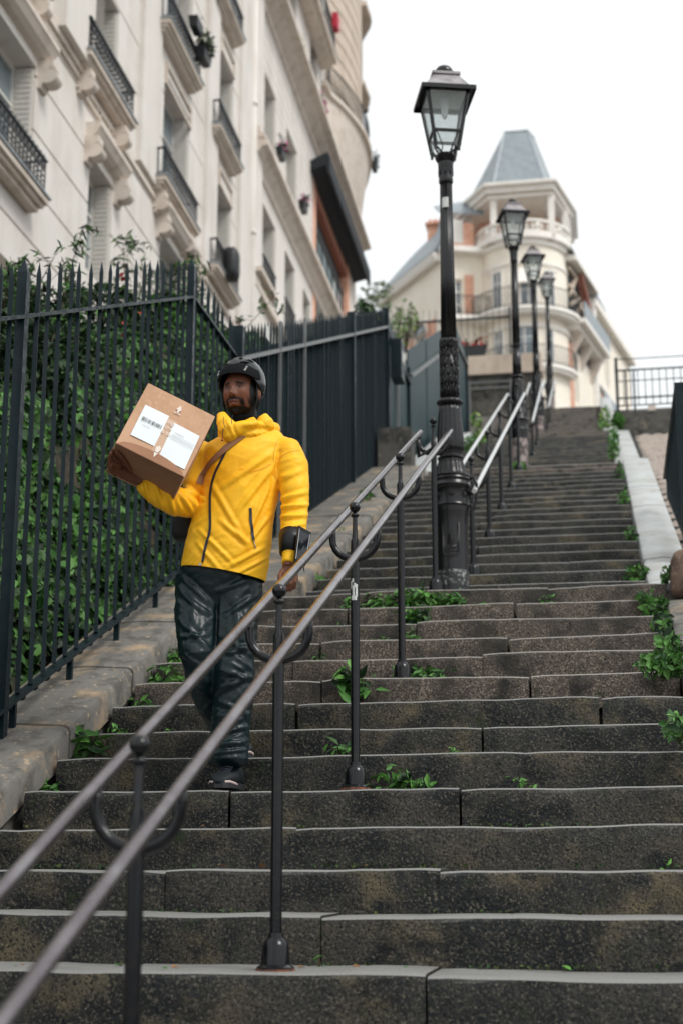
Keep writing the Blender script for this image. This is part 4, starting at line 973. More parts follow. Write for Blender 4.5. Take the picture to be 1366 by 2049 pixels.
for pts in (((448, 834), (447, 842), (449, 850), (452, 856)), ((466, 830), (464, 838), (464, 848))):
    m.tube([V(a, b, 6.318) for a, b in smoothpath(list(pts), 4)], .0016, 5)
m.tube([V(a, b, 6.325) for a, b in ((447, 858), (446, 868), (445, 878))], .002, 5); m.ball(V(445, 881, 6.325), .0045, 5)
m.build('drawcord', 'zip_navy', hd)
# seam lines on the jacket
for pts in ([(600, 902), (575, 906), (540, 930), (512, 942), (480, 938)], [(556, 880), (548, 905), (549, 940), (556, 968)]): ribbon(pts, .0022, .0012, 'seam', 'jacket_inner', jo, lift=.0028)
# shoulder bag: strap over the chest, bag behind the hip
bg_ = empty('shoulder_bag', V(370, 1060, 6.6), 'tan strap across the yellow jacket with a black bag behind the hip', 'bag')
ribbon([(508, 856), (492, 868), (470, 884), (445, 905), (422, 928), (408, 950), (400, 968)], .034, .0035, 'strap', 'strap_tan', bg_, lift=.004, sm_=8)
m = pebble(tuple(V(372, 1052, 6.62)), (.055, .07, .075), 3.3, 12, .5, .06); m.build('bag', 'bag_black', bg_, smooth=True)
# ---- trousers
legR = ring_loft([W(395, 1150, 6.48, 42, .10), W(396, 1180, 6.48, 44, .105), W(395, 1230, 6.44, 43, .10), W(393, 1275, 6.39, 39, .090), W(396, 1310, 6.36, 36, .084), W(404, 1350, 6.40, 34, .078), W(420, 1400, 6.50, 29, .070), W(438, 1440, 6.60, 25, .062), W(456, 1480, 6.70, 24, .062), W(470, 1508, 6.76, 22, .06)], 24)
legL = ring_loft([W(478, 1160, 6.49, 46, .10), W(477, 1200, 6.49, 46, .105), W(472, 1250, 6.46, 42, .10), W(470, 1300, 6.42, 41, .092), W(468, 1345, 6.40, 41, .088), W(468, 1390, 6.41, 40, .082), W(464, 1430, 6.40, 39, .080), W(460, 1470, 6.40, 38, .076), W(457, 1500, 6.39, 41, .084), W(456, 1526, 6.38, 40, .082)], 24)
hips = ring_loft([W(446, 1125, 6.47, 80, .115), W(442, 1150, 6.48, 84, .118), W(438, 1185, 6.49, 86, .115), W(437, 1215, 6.50, 80, .10), W(438, 1235, 6.50, 60, .08)], 32)
tr_ = union([legR, legL, hips], .0065, 4)
tseg = [((360, 1150), (430, 1215), 6, .007), ((365, 1190), (425, 1235), 6, .007), ((500, 1160), (430, 1185), 6, .007), ((520, 1185), (440, 1240), 6, .008), ((360, 1240), (420, 1300), 6, .008), ((358, 1275), (415, 1270), 5, .009), ((365, 1310), (420, 1345), 6, .009),
        ((440, 1270), (505, 1310), 6, .009), ((445, 1310), (508, 1290), 6, .010), ((440, 1340), (505, 1360), 6, .010), ((430, 1385), (505, 1350), 7, .011), ((430, 1400), (500, 1430), 6, .010), ((428, 1440), (498, 1410), 6, .010), ((425, 1470), (495, 1455), 5, .010), ((422, 1490), (495, 1485), 5, .010), ((425, 1508), (492, 1500), 4, .009), ((380, 1360), (425, 1400), 5, .009), ((436, 1190), (432, 1300), 5, -.010), ((470, 1200), (480, 1280), 7, .006), ((385, 1200), (388, 1260), 7, .006)]
folds(tr_, [(a, b, w_*.8, m_*.75) for a, b, w_, m_ in tseg], [((.7, .7), 20, 4, .0042, 7.), ((-.75, .65), 26, 5, .0036, 17.), ((.2, 1), 46, 14, .0012, 27.)])
put(tr_, 'trousers', 'trousers', man)
# ---- shoes
def shoe(c, fwd, sc=1.):
    s_ = empty('shoe', c); s_.parent = man; s_.location = c-MAN
    F_ = Vector(fwd).normalized(); S_ = F_.cross(Vector((0, 0, 1))); U_ = Vector((0, 0, 1))
    def Q(x, y, z): return c+S_*x*sc+F_*y*sc+U_*z*sc
    sec = [(-.13, .030, .075), (-.10, .038, .090), (-.05, .040, .100), (0, .042, .090), (.05, .046, .068), (.09, .049, .068), (.125, .046, .061), (.155, .035, .050), (.172, .016, .034)]
    m = MB(); vs = []; n = 16
    for (y, w_, h) in sec:
        for j in range(n):
            a = 2*PI*j/n; sz = math.sin(a); cx = math.cos(a)
            vs.append(Q(math.copysign(abs(cx)**.7, cx)*w_, y, .018+(h-.018)*(.5+.5*math.copysign(abs(sz)**.8, sz))))
    fs = [(i*n+j, i*n+(j+1) % n, (i+1)*n+(j+1) % n, (i+1)*n+j) for i in range(len(sec)-1) for j in range(n)]+[tuple(range(n-1, -1, -1)), tuple((len(sec)-1)*n+j for j in range(n))]
    m.add(vs, fs); bpy.data.objects.remove(s_)
    up_ = m.build('shoe', 'shoe_black', man, smooth=True)
    m = MB(); out = [Q(w_*1.06*sg, y, 0) for sg, seq in ((1, sec), (-1, sec[::-1])) for (y, w_, h) in seq]
    m.prism([p+Vector((0, 0, .004)) for p in out], (0, 0, .022*sc)); m.build('sole', 'shoe_sole', up_)
    m = MB(); m.tube([Q(.049, .08, .018), Q(.049, .12, .022), Q(.037, .152, .027), Q(.022, .166, .026)], .004, 6); m.tube([Q(-.049, .08, .018), Q(-.049, .12, .022), Q(-.037, .152, .027), Q(-.022, .166, .026)], .005, 6); m.build('sole_stripe', 'shoe_pink', up_)
    m = MB()
    for t in range(4): y = .02+t*.022; m.tube([Q(-.025, y, .092-t*.008), Q(0, y+.006, .098-t*.010), Q(.025, y, .092-t*.008)], .004, 5)
    m.build('laces', 'zip_navy', up_)
shoe(Vector((-1.615, 6.40, Z0+4*R_+.008)), (.02, -1, -.02), 1.12)
shoe(Vector((-1.66, 6.80, Z0+5*R_+.002)), (.25, -1, 0), 1.05)
m = MB(); m.beam(V(496, 1487, 6.42), V(497, 1496, 6.42), .008, .006); m.build('reflector', 'silver', man)
# ---- helmet
he = MB(); vs = []; K, n = 40, 72; top = []
def vent(az, el):
    # vents: (azimuth from front, elevation, half sizes)
    for (a0, e0, wa, we) in ((-.34, .98, .17, .16), (.34, .98, .17, .16), (-1.0, .80, .22, .12), (1.0, .80, .22, .12), (0, 1.28, .25, .10), (-.62, .62, .30, .075), (.62, .62, .30, .075), (2.2, .9, .3, .12), (-2.2, .9, .3, .12)):
        if abs(az-a0)/wa+abs(el-e0)/we < 1: return 1
    return 0
liner = []
for i in range(K+1):
    for j in range(n):
        az = 2*PI*j/n-PI; lowf = -.02 if abs(az) < .9 else -.02-.40*min(1, (abs(az)-.9)/.7)
        lowf = lowf+.22*math.exp(-(az/.9)**4)
        el = lowf+(PI/2-lowf)*i/K
        x_, y_, z_ = math.cos(el)*math.sin(az), math.cos(el)*math.cos(az), math.sin(el)
        k = 1-.22*vent(az, el); rib = 1+.012*math.cos(az*6)*math.sin(el*2)**2
        vs.append(HL(x_*.106*k*rib, -.012+y_*.126*k*rib, .058+z_*.122*k*rib))
fs = [(i*n+j, i*n+(j+1) % n, (i+1)*n+(j+1) % n, (i+1)*n+j) for i in range(K) for j in range(n)]
mi = []
for i in range(K):
    for j in range(n):
        az = 2*PI*(j+.5)/n-PI; lowf = (-.02 if abs(az) < .9 else -.02-.40*min(1, (abs(az)-.9)/.7))+.22*math.exp(-(az/.9)**4); el = lowf+(PI/2-lowf)*(i+.5)/K; mi.append(1 if vent(az, el) else 0)
he.v = [tuple(v) for v in vs]; he.f = fs; he.m = mi
# inner skin gives the rim its thickness
nv = len(he.v); inn = [HL(*[c_*.93 if a_ != 2 else c_ for a_, c_ in enumerate(((Vector(v)-Hc).dot(Rd), (Vector(v)-Hc).dot(Fd), (Vector(v)-Hc).dot(Ud)))]) for v in he.v[:n]]
he.v += [tuple(v) for v in inn]; he.f += [(j, nv+j, nv+(j+1) % n, (j+1) % n) for j in range(n)]; he.m += [1]*n
helm = he.build('helmet', ['helmet_shell', 'helmet_liner'], man, smooth=True, sharp=.5)
# visor band across the brow
m = MB(); vs = []
for i in range(7):
    for j in range(29):
        az = -1.32+2.64*j/28; el = -.04+.50*i/6; r = 1.05-.05*(i/6); lo = .16*math.exp(-(az/.9)**4)
        e_ = el+lo; x_, y_, z_ = math.cos(e_)*math.sin(az), math.cos(e_)*math.cos(az), math.sin(e_); vs.append(HL(x_*.106*r, -.012+y_*.129*r, .056+z_*.120*r))
m.add(vs, [(i*29+j, i*29+j+1, (i+1)*29+j+1, (i+1)*29+j) for i in range(6) for j in range(28)]); m.build('visor_band', 'helmet_visor', helm, smooth=True)
def hpt(az, el, k=1.065): x_, y_, z_ = math.cos(el)*math.sin(az), math.cos(el)*math.cos(az), math.sin(el); return HL(x_*.106*k, -.012+y_*.129*k, .056+z_*.120*k)
m = MB(); c0 = hpt(-.78, .26); u_ = (hpt(-.70, .26)-hpt(-.86, .26)).normalized(); v_ = (hpt(-.78, .32)-hpt(-.78, .20)).normalized(); nn_ = v_.cross(u_).normalized()
if nn_.dot(CF) > 0: nn_ = -nn_
c0 = c0+nn_*.001
def disc(m, c, r, n=20, ph=0): m.add([c]+[c+u_*r*math.cos(2*PI*i/n+ph)+v_*r*math.sin(2*PI*i/n+ph) for i in range(n)], [(0, 1+i, 1+(i+1) % n) for i in range(n)])
disc(m, c0, .0135); m.build('badge', 'sticker_white', helm)
m = MB(); c0 = c0+nn_*.0006
m.add([c0+u_*a+v_*b for a, b in ((-.010, -.001), (-.004, .007), (-.001, .004), (.003, .008), (.010, -.001))], [(0, 4, 3, 2, 1)]); m.build('badge_print', 'helmet_visor', helm)
def text(name, body_, size, origin, ux, uy, matn, parent, ext=.0004):
    c_ = bpy.data.curves.new(name, 'FONT'); c_.body = body_; c_.size = size; c_.extrude = ext; c_.align_x = 'CENTER'; c_.align_y = 'CENTER'; c_.resolution_u = 2
    t = bpy.data.objects.new(name, c_); COL.objects.link(t); dg = bpy.context.evaluated_depsgraph_get(); me = bpy.data.meshes.new_from_object(t.evaluated_get(dg)); bpy.data.objects.remove(t)
    ux = Vector(ux).normalized(); uy = Vector(uy); uy = (uy-ux*uy.dot(ux)).normalized(); uz = ux.cross(uy); M_ = Matrix((ux, uy, uz)).transposed().to_4x4(); M_.translation = Vector(origin)-wloc(parent); me.transform(M_)
    me.materials.clear(); me.materials.append(MATS[matn]); ob = bpy.data.objects.new(name, me); COL.objects.link(ob); ob.parent = parent; return ob
p0 = hpt(.62, .30, 1.075); text('lettering', 'bern', .017, p0, (hpt(.70, .42, 1.075)-hpt(.56, .20, 1.075)), (hpt(.52, .36, 1.07)-hpt(.72, .26, 1.07)), 'sticker_white', helm)
m = MB()      # chin straps
for s in (-1, 1):
    m.tube([HL(s*.088, .02, .04), HL(s*.084, .012, -.04), HL(s*.066, .012, -.10), HL(s*.03, .02, -.128), HL(0, .03, -.134)], .0045, 6); m.tube([HL(s*.090, -.05, .0), HL(s*.084, .0, -.05)], .0045, 6)
m.build('chin_strap', 'helmet_liner', helm, smooth=True)
m = MB(); m.ball(tuple(HL(0, -.03, -.0)), 1, 10, sc=(.080, .09, .10)); m.build('hair', 'hair', man, smooth=True)
# ---- forearm phone band
ab = empty('armband', V(590, 1090, 6.3)); bpy.data.objects.remove(ab)
m = ring_loft([W(584, 1070, 6.38, 26, .062), W(583, 1085, 6.36, 25, .060), W(581, 1108, 6.34, 22, .052)], 20)
band_ = m.build('armband', 'neoprene', man, smooth=True)
p = [V(597, 1052, 6.29), V(622, 1066, 6.33), V(610, 1133, 6.30), V(588, 1124, 6.26), ]; nrm_ = (p[1]-p[0]).cross(p[3]-p[0]).normalized()
if nrm_.dot(CF) > 0: nrm_ = -nrm_
m = MB(); m.prism([q-nrm_*.006 for q in p], nrm_*.010); m.build('pouch', 'neoprene', band_)
ce = sum(p, Vector())/4; pi_ = [ce+(q-ce)*.80+nrm_*.0045 for q in p]
m = MB(); m.prism(pi_, nrm_*.001); m.build('phone_window', 'phone_window', band_)
m = MB(); m.tube([ce+(q-ce)*.84+nrm_*.006 for q in p], .0016, 5, closed=True); m.build('reflective_trim', 'silver', band_)
m = MB(); m.beam(V(606, 1128, 6.33), V(609, 1143, 6.33), .008, .004); m.build('strap_end', 'neoprene', band_)

# ================================================================ THE BOX
cf = V(333, 860, 6.06); sc0 = mpp(cf)
a_ = (CR*136-CU*60).normalized(); bxy = (CR*56+CU*123).normalized(); bxy = (bxy-a_*bxy.dot(a_)).normalized(); th_ = math.radians(28)
b_v = bxy*math.cos(th_)+CF*math.sin(th_); c_v = (-bxy*math.sin(th_)+CF*math.cos(th_))
ph_ = math.radians(6); a2 = a_*math.cos(ph_)+c_v*math.sin(ph_); c2 = c_v*math.cos(ph_)-a_*math.sin(ph_)
La, Lb, Lc = 150*sc0, 137*sc0/math.cos(th_), .30
bx = empty('cardboard_box', cf+c2*Lc/2-b_v*Lb/2, 'taped brown cardboard box with two white labels, carried tilted on the man\'s arm', 'box')
O = cf-a2*La/2-b_v*Lb/2
def BP(u, v, w_=0.): return O+a2*(u*La)+b_v*(v*Lb)+c2*(w_*Lc)
def panel(name, mname, f, nu, nv, th=.004, parent=None):
    m = MB(); P = [[f(i/nu, j/nv) for j in range(nv+1)] for i in range(nu+1)]
    vs = [q for r in P for q in r]; nn = (P[nu][0]-P[0][0]).cross(P[0][nv]-P[0][0]).normalized(); k = len(vs)
    vs += [q-nn*th for q in vs]; idx = lambda i, j: i*(nv+1)+j
    fs = [(idx(i, j), idx(i+1, j), idx(i+1, j+1), idx(i, j+1)) for i in range(nu) for j in range(nv)]; fs += [tuple(k+t for t in f_[::-1]) for f_ in fs]
    ed = [idx(i, 0) for i in range(nu+1)]+[idx(nu, j) for j in range(1, nv+1)]+[idx(i, nv) for i in range(nu-1, -1, -1)]+[idx(0, j) for j in range(nv-1, 0, -1)]
    fs += [(ed[t], k+ed[t], k+ed[(t+1) % len(ed)], ed[(t+1) % len(ed)]) for t in range(len(ed))]
    m.add(vs, fs); return m.build(name, mname, parent or bx, smooth=False)
bul = lambda u, v: -.006*math.sin(PI*u)*math.sin(PI*v)
panel('front_panel', 'cardboard', lambda u, v: BP(u, v)+c2*(bul(u, v)+.002*N(u*3, v*3)), 12, 12)
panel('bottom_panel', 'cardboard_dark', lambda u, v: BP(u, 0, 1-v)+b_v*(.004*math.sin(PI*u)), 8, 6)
panel('side_panel', 'cardboard', lambda u, v: BP(0, v, 1-u)+a2*bul(u, v)*1.5, 8, 8); panel('side_panel', 'cardboard', lambda u, v: BP(1, v, u)-a2*bul(u, v), 8, 8)
panel('top_panel', 'cardboard', lambda u, v: BP(u, 1, v), 4, 4); panel('back_panel', 'cardboard', lambda u, v: BP(1-u, v, 1), 4, 4)
# drooping darker flap hanging along the lower front edge
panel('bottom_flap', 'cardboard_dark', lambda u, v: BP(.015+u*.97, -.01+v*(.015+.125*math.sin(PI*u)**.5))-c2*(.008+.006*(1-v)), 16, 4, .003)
m = MB(); m.tube([BP(t/10, -.004)-c2*.004 for t in range(11)], .003, 5); m.build('crease', 'cardboard_dark', bx)
def decal(name, mname, u0, u1, v0, v1, lift=.010, skew=0, parent=None):
    return panel(name, mname, lambda u, v: BP(u0+(u1-u0)*u+skew*v, v0+(v1-v0)*v)-c2*(lift-bul(u0+(u1-u0)*u, v0+(v1-v0)*v)-.0062), 6, 6, .0006, parent)
l1 = decal('label', 'paper_white', .115, .465, .20, .685, skew=-.012); l2 = decal('label', 'paper_white', .575, .955, .10, .63, skew=-.02)
xx = .15; rb = random.Random(5)
mb_ = MB()
while xx < .43:
    w_ = rb.choice((.003, .005, .008)); h0 = .455-.0*(xx); 
    a = [BP(xx, h0)-c2*.0120, BP(xx+w_, h0)-c2*.0120, BP(xx+w_, h0+.055)-c2*.0120, BP(xx, h0+.055)-c2*.0120]; mb_.prism(a, -c2*.0003); xx += w_+rb.choice((.004, .006, .011))
mb_.build('barcode', 'print_black', l1)
mb_ = MB()
for v in (.46, .435, .405): mb_.prism([BP(.60, v)-c2*.0120, BP(.93, v)-c2*.0120, BP(.93, v+.004)-c2*.0120, BP(.60, v+.004)-c2*.0120], -c2*.0003)
mb_.prism([BP(.62, .50)-c2*.0120, BP(.76, .50)-c2*.0120, BP(.76, .505)-c2*.0120, BP(.62, .505)-c2*.0120], -c2*.0003); mb_.build('printed_lines', 'print_grey', l2)
mb_ = MB(); mb_.prism([BP(.19, .40)-c2*.0120, BP(.30, .40)-c2*.0120, BP(.30, .404)-c2*.0120, BP(.19, .404)-c2*.0120], -c2*.0003); mb_.build('printed_lines', 'print_grey', l1)
tp = decal('tape_strip', 'tape', .455, .590, .07, .66, lift=.0085)
for t_, uu, vv in (('ingi', .52, .60), ('cre', .52, .52), ('& to', .52, .44)): text('print', t_, .026, BP(uu, vv)-c2*.0125, a2, b_v, 'print_white', tp)
mb_ = MB(); dc = lambda u, v: BP(u, v)-c2*.0125
mb_.prism([dc(.50, .13), dc(.545, .13), dc(.56, .20), dc(.53, .235), dc(.49, .20)], -c2*.0003); mb_.prism([dc(.495, .12), dc(.522, .045), dc(.55, .12)], -c2*.0003); mb_.build('arrow_print', 'print_white', tp)
mb_ = MB(); dc = lambda u, v: BP(u, v)-c2*.0085
mb_.prism([dc(.49, .83), dc(.53, .90), dc(.57, .83)], -c2*.0004); mb_.prism([dc(.515, .79), dc(.545, .79), dc(.545, .83), dc(.515, .83)], -c2*.0004); mb_.prism([dc(.48, .77), dc(.58, .77), dc(.58, .78), dc(.48, .78)], -c2*.0004); mb_.build('arrow_print', 'print_white', bx)
for (v0, v1) in ((.42, .80), (.10, .36)): panel('tape_strip', 'tape', lambda u, v: BP(0, v0+(v1-v0)*v, .62-.10*u)-a2*(.0125), 2, 6, .0005)
# ================================================================ LEFT BUILDINGS (one long street front beside the steps)
FN = Vector((1, .022, 0)).normalized(); FT = Vector((-.022, 1, 0)).normalized()
def F(s, z, d=0.): return Vector((-7.5-.022*s, s, z))+FN*d
def fbox(m, s0, s1, z0, z1, d0, d1, k=0): return m.hexa([F(s0, z0, d1), F(s1, z0, d1), F(s1, z0, d0), F(s0, z0, d0), F(s0, z1, d1), F(s1, z1, d1), F(s1, z1, d0), F(s0, z1, d0)], k)
def relief_wall(cs, cz, dfun, name, matn, parent, thick=.5, pf=F):
    cs = sorted(set(round(c, 3) for c in cs)); cz = sorted(set(round(c, 3) for c in cz)); m = MB(); D = {}
    for i in range(len(cs)-1):
        for j in range(len(cz)-1): D[i, j] = dfun((cs[i]+cs[i+1])/2, (cz[j]+cz[j+1])/2)
    for (i, j), d in D.items():
        a, b, c, e = cs[i], cs[i+1], cz[j], cz[j+1]
        m.add([pf(a, c, d), pf(b, c, d), pf(b, e, d), pf(a, e, d)], [(0, 1, 2, 3)])
        d2 = D.get((i+1, j), -thick)
        if abs(d2-d) > 1e-5: m.add([pf(b, c, d), pf(b, c, d2), pf(b, e, d2), pf(b, e, d)], [(0, 1, 2, 3)])
        d2 = D.get((i, j+1), -thick)
        if abs(d2-d) > 1e-5: m.add([pf(a, e, d), pf(b, e, d), pf(b, e, d2), pf(a, e, d2)], [(0, 1, 2, 3)])
        if i == 0: m.add([pf(a, c, d), pf(a, e, d), pf(a, e, -thick), pf(a, c, -thick)], [(0, 1, 2, 3)])
    return m.build(name, matn, parent)
def window(parent, s0, s1, z0, z1, rec=.34, style='casement', fm='window_frame', gm='window_glass', pf=F):
    m = MB(); t = .07; d0, d1 = -rec-.05, -rec+.02
    def bx_(a, b, c, e, x0=d0, x1=d1): m.hexa([pf(a, c, x1), pf(b, c, x1), pf(b, c, x0), pf(a, c, x0), pf(a, e, x1), pf(b, e, x1), pf(b, e, x0), pf(a, e, x0)])
    bx_(s0, s0+t, z0, z1); bx_(s1-t, s1, z0, z1); bx_(s0+t, s1-t, z1-t, z1); bx_(s0+t, s1-t, z0, z0+t); mid = (s0+s1)/2
    bx_(mid-.045, mid+.045, z0+t, z1-t)
    for f_ in (.36, .70): bx_(s0+t, mid-.045, z0+(z1-z0)*f_-.02, z0+(z1-z0)*f_+.02, d0+.01, d1-.01); bx_(mid+.045, s1-t, z0+(z1-z0)*f_-.02, z0+(z1-z0)*f_+.02, d0+.01, d1-.01)
    w_ = m.build('window', fm, parent)
    for a, b in ((s0+t, mid-.045), (mid+.045, s1-t)):
        m = MB(); x = -rec-.02; m.hexa([pf(a, z0+t, x), pf(b, z0+t, x), pf(b, z0+t, x-.01), pf(a, z0+t, x-.01), pf(a, z1-t, x), pf(b, z1-t, x), pf(b, z1-t, x-.01), pf(a, z1-t, x-.01)]); m.build('pane', gm, w_)
    if style in ('shutter', 'louvre'):      # white folded metal shutters against the reveals
        for (a, b) in ((s0+.01, s0+.045), (s1-.045, s1-.01)):
            m = MB(); m.hexa([pf(a, z0+.02, -.03), pf(b, z0+.02, -.03), pf(b, z0+.02, -rec+.03), pf(a, z0+.02, -rec+.03), pf(a, z1-.05, -.03), pf(b, z1-.05, -.03), pf(b, z1-.05, -rec+.03), pf(a, z1-.05, -rec+.03)])
            k = int((z1-z0)/.085)
            for i in range(k):
                z = z0+.06+i*.085; e = a-.012 if a > mid else b+.0
                m.hexa([pf(e, z, -.06), pf(e+.012, z, -.06), pf(e+.012, z, -rec+.06), pf(e, z, -rec+.06), pf(e, z+.045, -.06), pf(e+.012, z+.045, -.06), pf(e+.012, z+.045, -rec+.06), pf(e, z+.045, -rec+.06)])
            m.build('shutter', 'shutter_white', w_)
    if style == 'louvre':
        m = MB(); k = int((z1-z0)/.07)
        for i in range(k):
            z = z0+.04+i*.07; m.hexa([pf(s0+.08, z, -.10), pf(s0+.75, z, -.10), pf(s0+.75, z+.04, -.15), pf(s0+.08, z+.04, -.15), pf(s0+.08, z+.012, -.10), pf(s0+.75, z+.012, -.10), pf(s0+.75, z+.052, -.15), pf(s0+.08, z+.052, -.15)])
        m.build('louvred_shutter', 'shutter_white', w_)
    return w_
def ring_sq(m, c, r, ax, ay, t=.008):
    n = 8; m.tube([c+ax*r*math.cos(2*PI*i/n)+ay*r*math.sin(2*PI*i/n) for i in range(n)], t, 3, closed=True)
def railing(parent, s0, s1, z, d, h=.95, dense=True, ends=.36, pf=F, rich=True):
    m = MB(); ax = pf(s1, z, d)-pf(s0, z, d); L_ = ax.length; ax.normalize(); up = Vector((0, 0, 1))
    m.beam(pf(s0-.04, z+h, d), pf(s1+.04, z+h, d), .05, .03)
    for zz in (.06, .30 if rich else .12, h-.14): m.beam(pf(s0, z+zz, d), pf(s1, z+zz, d), .018, .018)
    n = max(2, int(L_/.14))
    for i in range(n+1):
        s = s0+(s1-s0)*i/n; m.beam(pf(s, z, d), pf(s, z+h, d), .016, .016, up=(1, 0, 0))
        if i < n and rich:
            c = pf(s+(s1-s0)/n/2, z+.18, d); ring_sq(m, c, .055, ax, up, .009)
            c = pf(s+(s1-s0)/n/2, z+.42, d); ring_sq(m, c, .05, ax, up, .009); ring_sq(m, c+up*.16, .042, ax, up, .008)
            ring_sq(m, pf(s+(s1-s0)/n/2, z+h-.07, d), .035, ax, up, .007)
    if ends:
        for s in (s0, s1):
            m.beam(pf(s, z+h, d), pf(s, z+h, d-ends), .04, .03); m.beam(pf(s, z+.06, d), pf(s, z+.06, d-ends), .018, .018)
            for k in range(3): m.beam(pf(s, z, d-ends*k/3), pf(s, z+h, d-ends*k/3), .016, .016, up=(1, 0, 0))
    return m.build('railing', 'balcony_iron', parent)
def corbel(parent, s, z, w_=.26, dep=.42, h=.55):
    """scrolled stone console under a balcony"""
    m = MB(); pr = [(0, 0), (dep, 0), (dep, -.10), (dep*.92, -.13)]
    for i in range(9): a = PI*.5-PI*i/8*1.15; pr.append((dep*.62+.12*math.cos(a)*1.3, -.26+.12*math.sin(a)))
    pr += [(dep*.40, -.36), (dep*.26, -.42), (dep*.22, -h), (0, -h)]
    m.prism([F(s-w_/2, z+b, a) for a, b in pr][::-1], FT*w_); return m.build('corbel', 'limestone_trim', parent, smooth=False)
def balcony(parent, s0, s1, z, dep=.42, panel=True, rich=True, corb=False, h=.95, th=.16):
    m = MB(); fbox(m, s0-.16, s1+.16, z-.09, z, 0, dep); fbox(m, s0-.12, s1+.12, z-.09-th, z-.09, 0, dep-.06); fbox(m, s0-.08, s1+.08, z-.16-th, z-.09-th, 0, dep-.13)
    b = m.build('balcony', 'limestone_trim', parent)
    m = MB(); fbox(m, s0-.19, s1+.19, z, z+.025, 0, dep+.03); m.build('zinc_edge', 'slate', b)
    railing(b, s0-.10, s1+.10, z+.03, dep-.06, h=h, rich=rich)
    if corb:
        for s in (s0+.15, s1-.15): corbel(b, s, z-.16-th, .2, .24, .42)
        m = MB()
        for i in range(3): u = s0+(s1-s0)*(.2+.3*i); m.tube([F(u+.13*math.cos(2*PI*t/12), z-.38+.10*math.sin(2*PI*t/12), .03) for t in range(12)], .02, 4, closed=True)
        fbox(m, s0, s1, z-.56, z-.51, 0, .06); m.build('medallions', 'limestone_trim', b)
    return b
# ---- white building nearest, left
wb = empty('apartment_building', F(24, 2), 'nearest pale stone apartment building at left, grooved walls and wrought iron balconies', 'building')
FL = [6.1, 9.45, 12.8, 16.1, 19.45, 22.8]
A = [(17.0, 19.05), (21.6, 22.85), (25.85, 27.85), (30.4, 31.75)]
WH = [2.15, 2.05, 2.6, 2.35]; BS = [(16.2, 19.0), (20.65, 23.1), (25.15, 27.7), (29.4, 31.6)]
wins = []
for fl in FL:
    for ci, (a, b) in enumerate(A):
        top = fl+WH[ci]
        wins.append((a, b, fl+(.05 if ci != 9 else 0), top, ci))
WZ = {0: 11.55}
grooves = []
z = 2.0
while z < 13.0: grooves.append(z); z += .86
for z in (13.9, 14.9, 15.9, 17.3, 18.3, 19.3, 20.9, 21.9, 22.9, 24): grooves.append(z)
pil = [(19.6, 20.9), (24.1, 25.3), (29.0, 30.0), (32.3, 33.6)]
cs = [11, 13]+[q for a in A for q in a[:2]]+[q for p in pil for q in p]+[20.4]; cz = [1, 12.55, 12.62, 27.5]+[q for g_ in grooves for q in (g_-.02, g_+.02)]+[q for w_ in wins for q in w_[2:4]]
def dwb(s, z):
    for a, b, c, e, ci in wins:
        if a < s < b and c < z < e: return -.42
    d = 0
    for a, b in pil:
        if a < s < b and z > 12.6: d = .10 if (a, b) != pil[0] else .22
    if z < 12.6:
        for g_ in grooves:
            if abs(z-g_) < .02: return -.06
        return .0
    for g_ in grooves:
        if abs(z-g_) < .02 and d == 0: return -.012
    return d
relief_wall(cs, cz, dwb, 'wall', 'limestone', wb, 1.0)
for a, b, c, e, ci in wins:
    if e < 8.5 or c > 22.5: continue
    window(wb, a, b, c, e, .34, 'louvre' if (ci == 1 and 12.5 < c < 14) else 'shutter')
for ci, (a, b) in enumerate(A):
    for fl in FL[1:5]:
        if ci == 1 and fl == FL[1]: 
            continue
        corb = (fl == FL[2] and ci in (1, 2)) or (fl == FL[2] and ci == 0)
        bal = balcony(wb, BS[ci][0]+.12, BS[ci][1]-.12, fl, .30, corb=corb, h=.56, th=.06)
        if ci in (2, 3) and fl > 14:      # recessed-looking framed panel under the balcony
            m = MB(); fbox(m, a+.0, b+.0, fl-.95, fl-.88, 0, .05); fbox(m, a+.0, b+.0, fl-.55, fl-.48, 0, .05); fbox(m, a, a+.07, fl-.88, fl-.55, 0, .05); fbox(m, b-.07, b, fl-.88, fl-.55, 0, .05); m.build('panel_moulding', 'limestone_trim', bal)
# sill below the French windows of column B, and the carved hood over the ground floors
for (a, b, zc) in ((17.0, 19.05, 11.75), (21.6, 22.85, 11.65), (25.85, 27.85, 12.20)):
    m = MB(); pr = [(0, 0), (.10, .02), (.18, .08), (.24, .18), (.26, .20), (.26, .28), (0, .28)]
    m.prism([F(a-.25, zc+y_, x_) for x_, y_ in pr][::-1], FT*(b-a+.5)); m.build('hood_moulding', 'limestone_trim', wb)
    for s in (a-.18, b+.18): corbel(wb, s, zc, .26, .24, .45)
m = MB(); fbox(m, 11, 20.9, 12.5, 12.7, 0, .10); fbox(m, 11, 33.6, 12.40, 12.5, 0, .05); fbox(m, 11, 33.6, 23.1, 23.35, 0, .3); m.build('string_course', 'limestone_trim', wb)
# lozenge panel between columns A and B
m = MB(); fbox(m, 19.75, 20.75, 9.0, 9.1, 0, .03)
for (s, z) in ((20.3, 15.0), (20.3, 12.9)):
    m = MB(); fbox(m, s-.18, s+.18, z-.22, z+.22, 0, .03)
    for i in range(6): fbox(m, s-.15, s+.15, z-.18+i*.065, z-.15+i*.065, .03, .045)
    m.build('vent_grille', 'limestone_trim', wb)
dp = MB(); dp.tube([F(33.65, 3, .10), F(33.65, 26, .10)], .075, 12)
for z in (5, 8.4, 11.9, 15.4, 18.9, 22.4): dp.lathe([(.092, -.06), (.10, 0), (.092, .06)], F(33.65, z, .10), 12)
dp.build('drainpipe', 'limestone', wb, smooth=True)
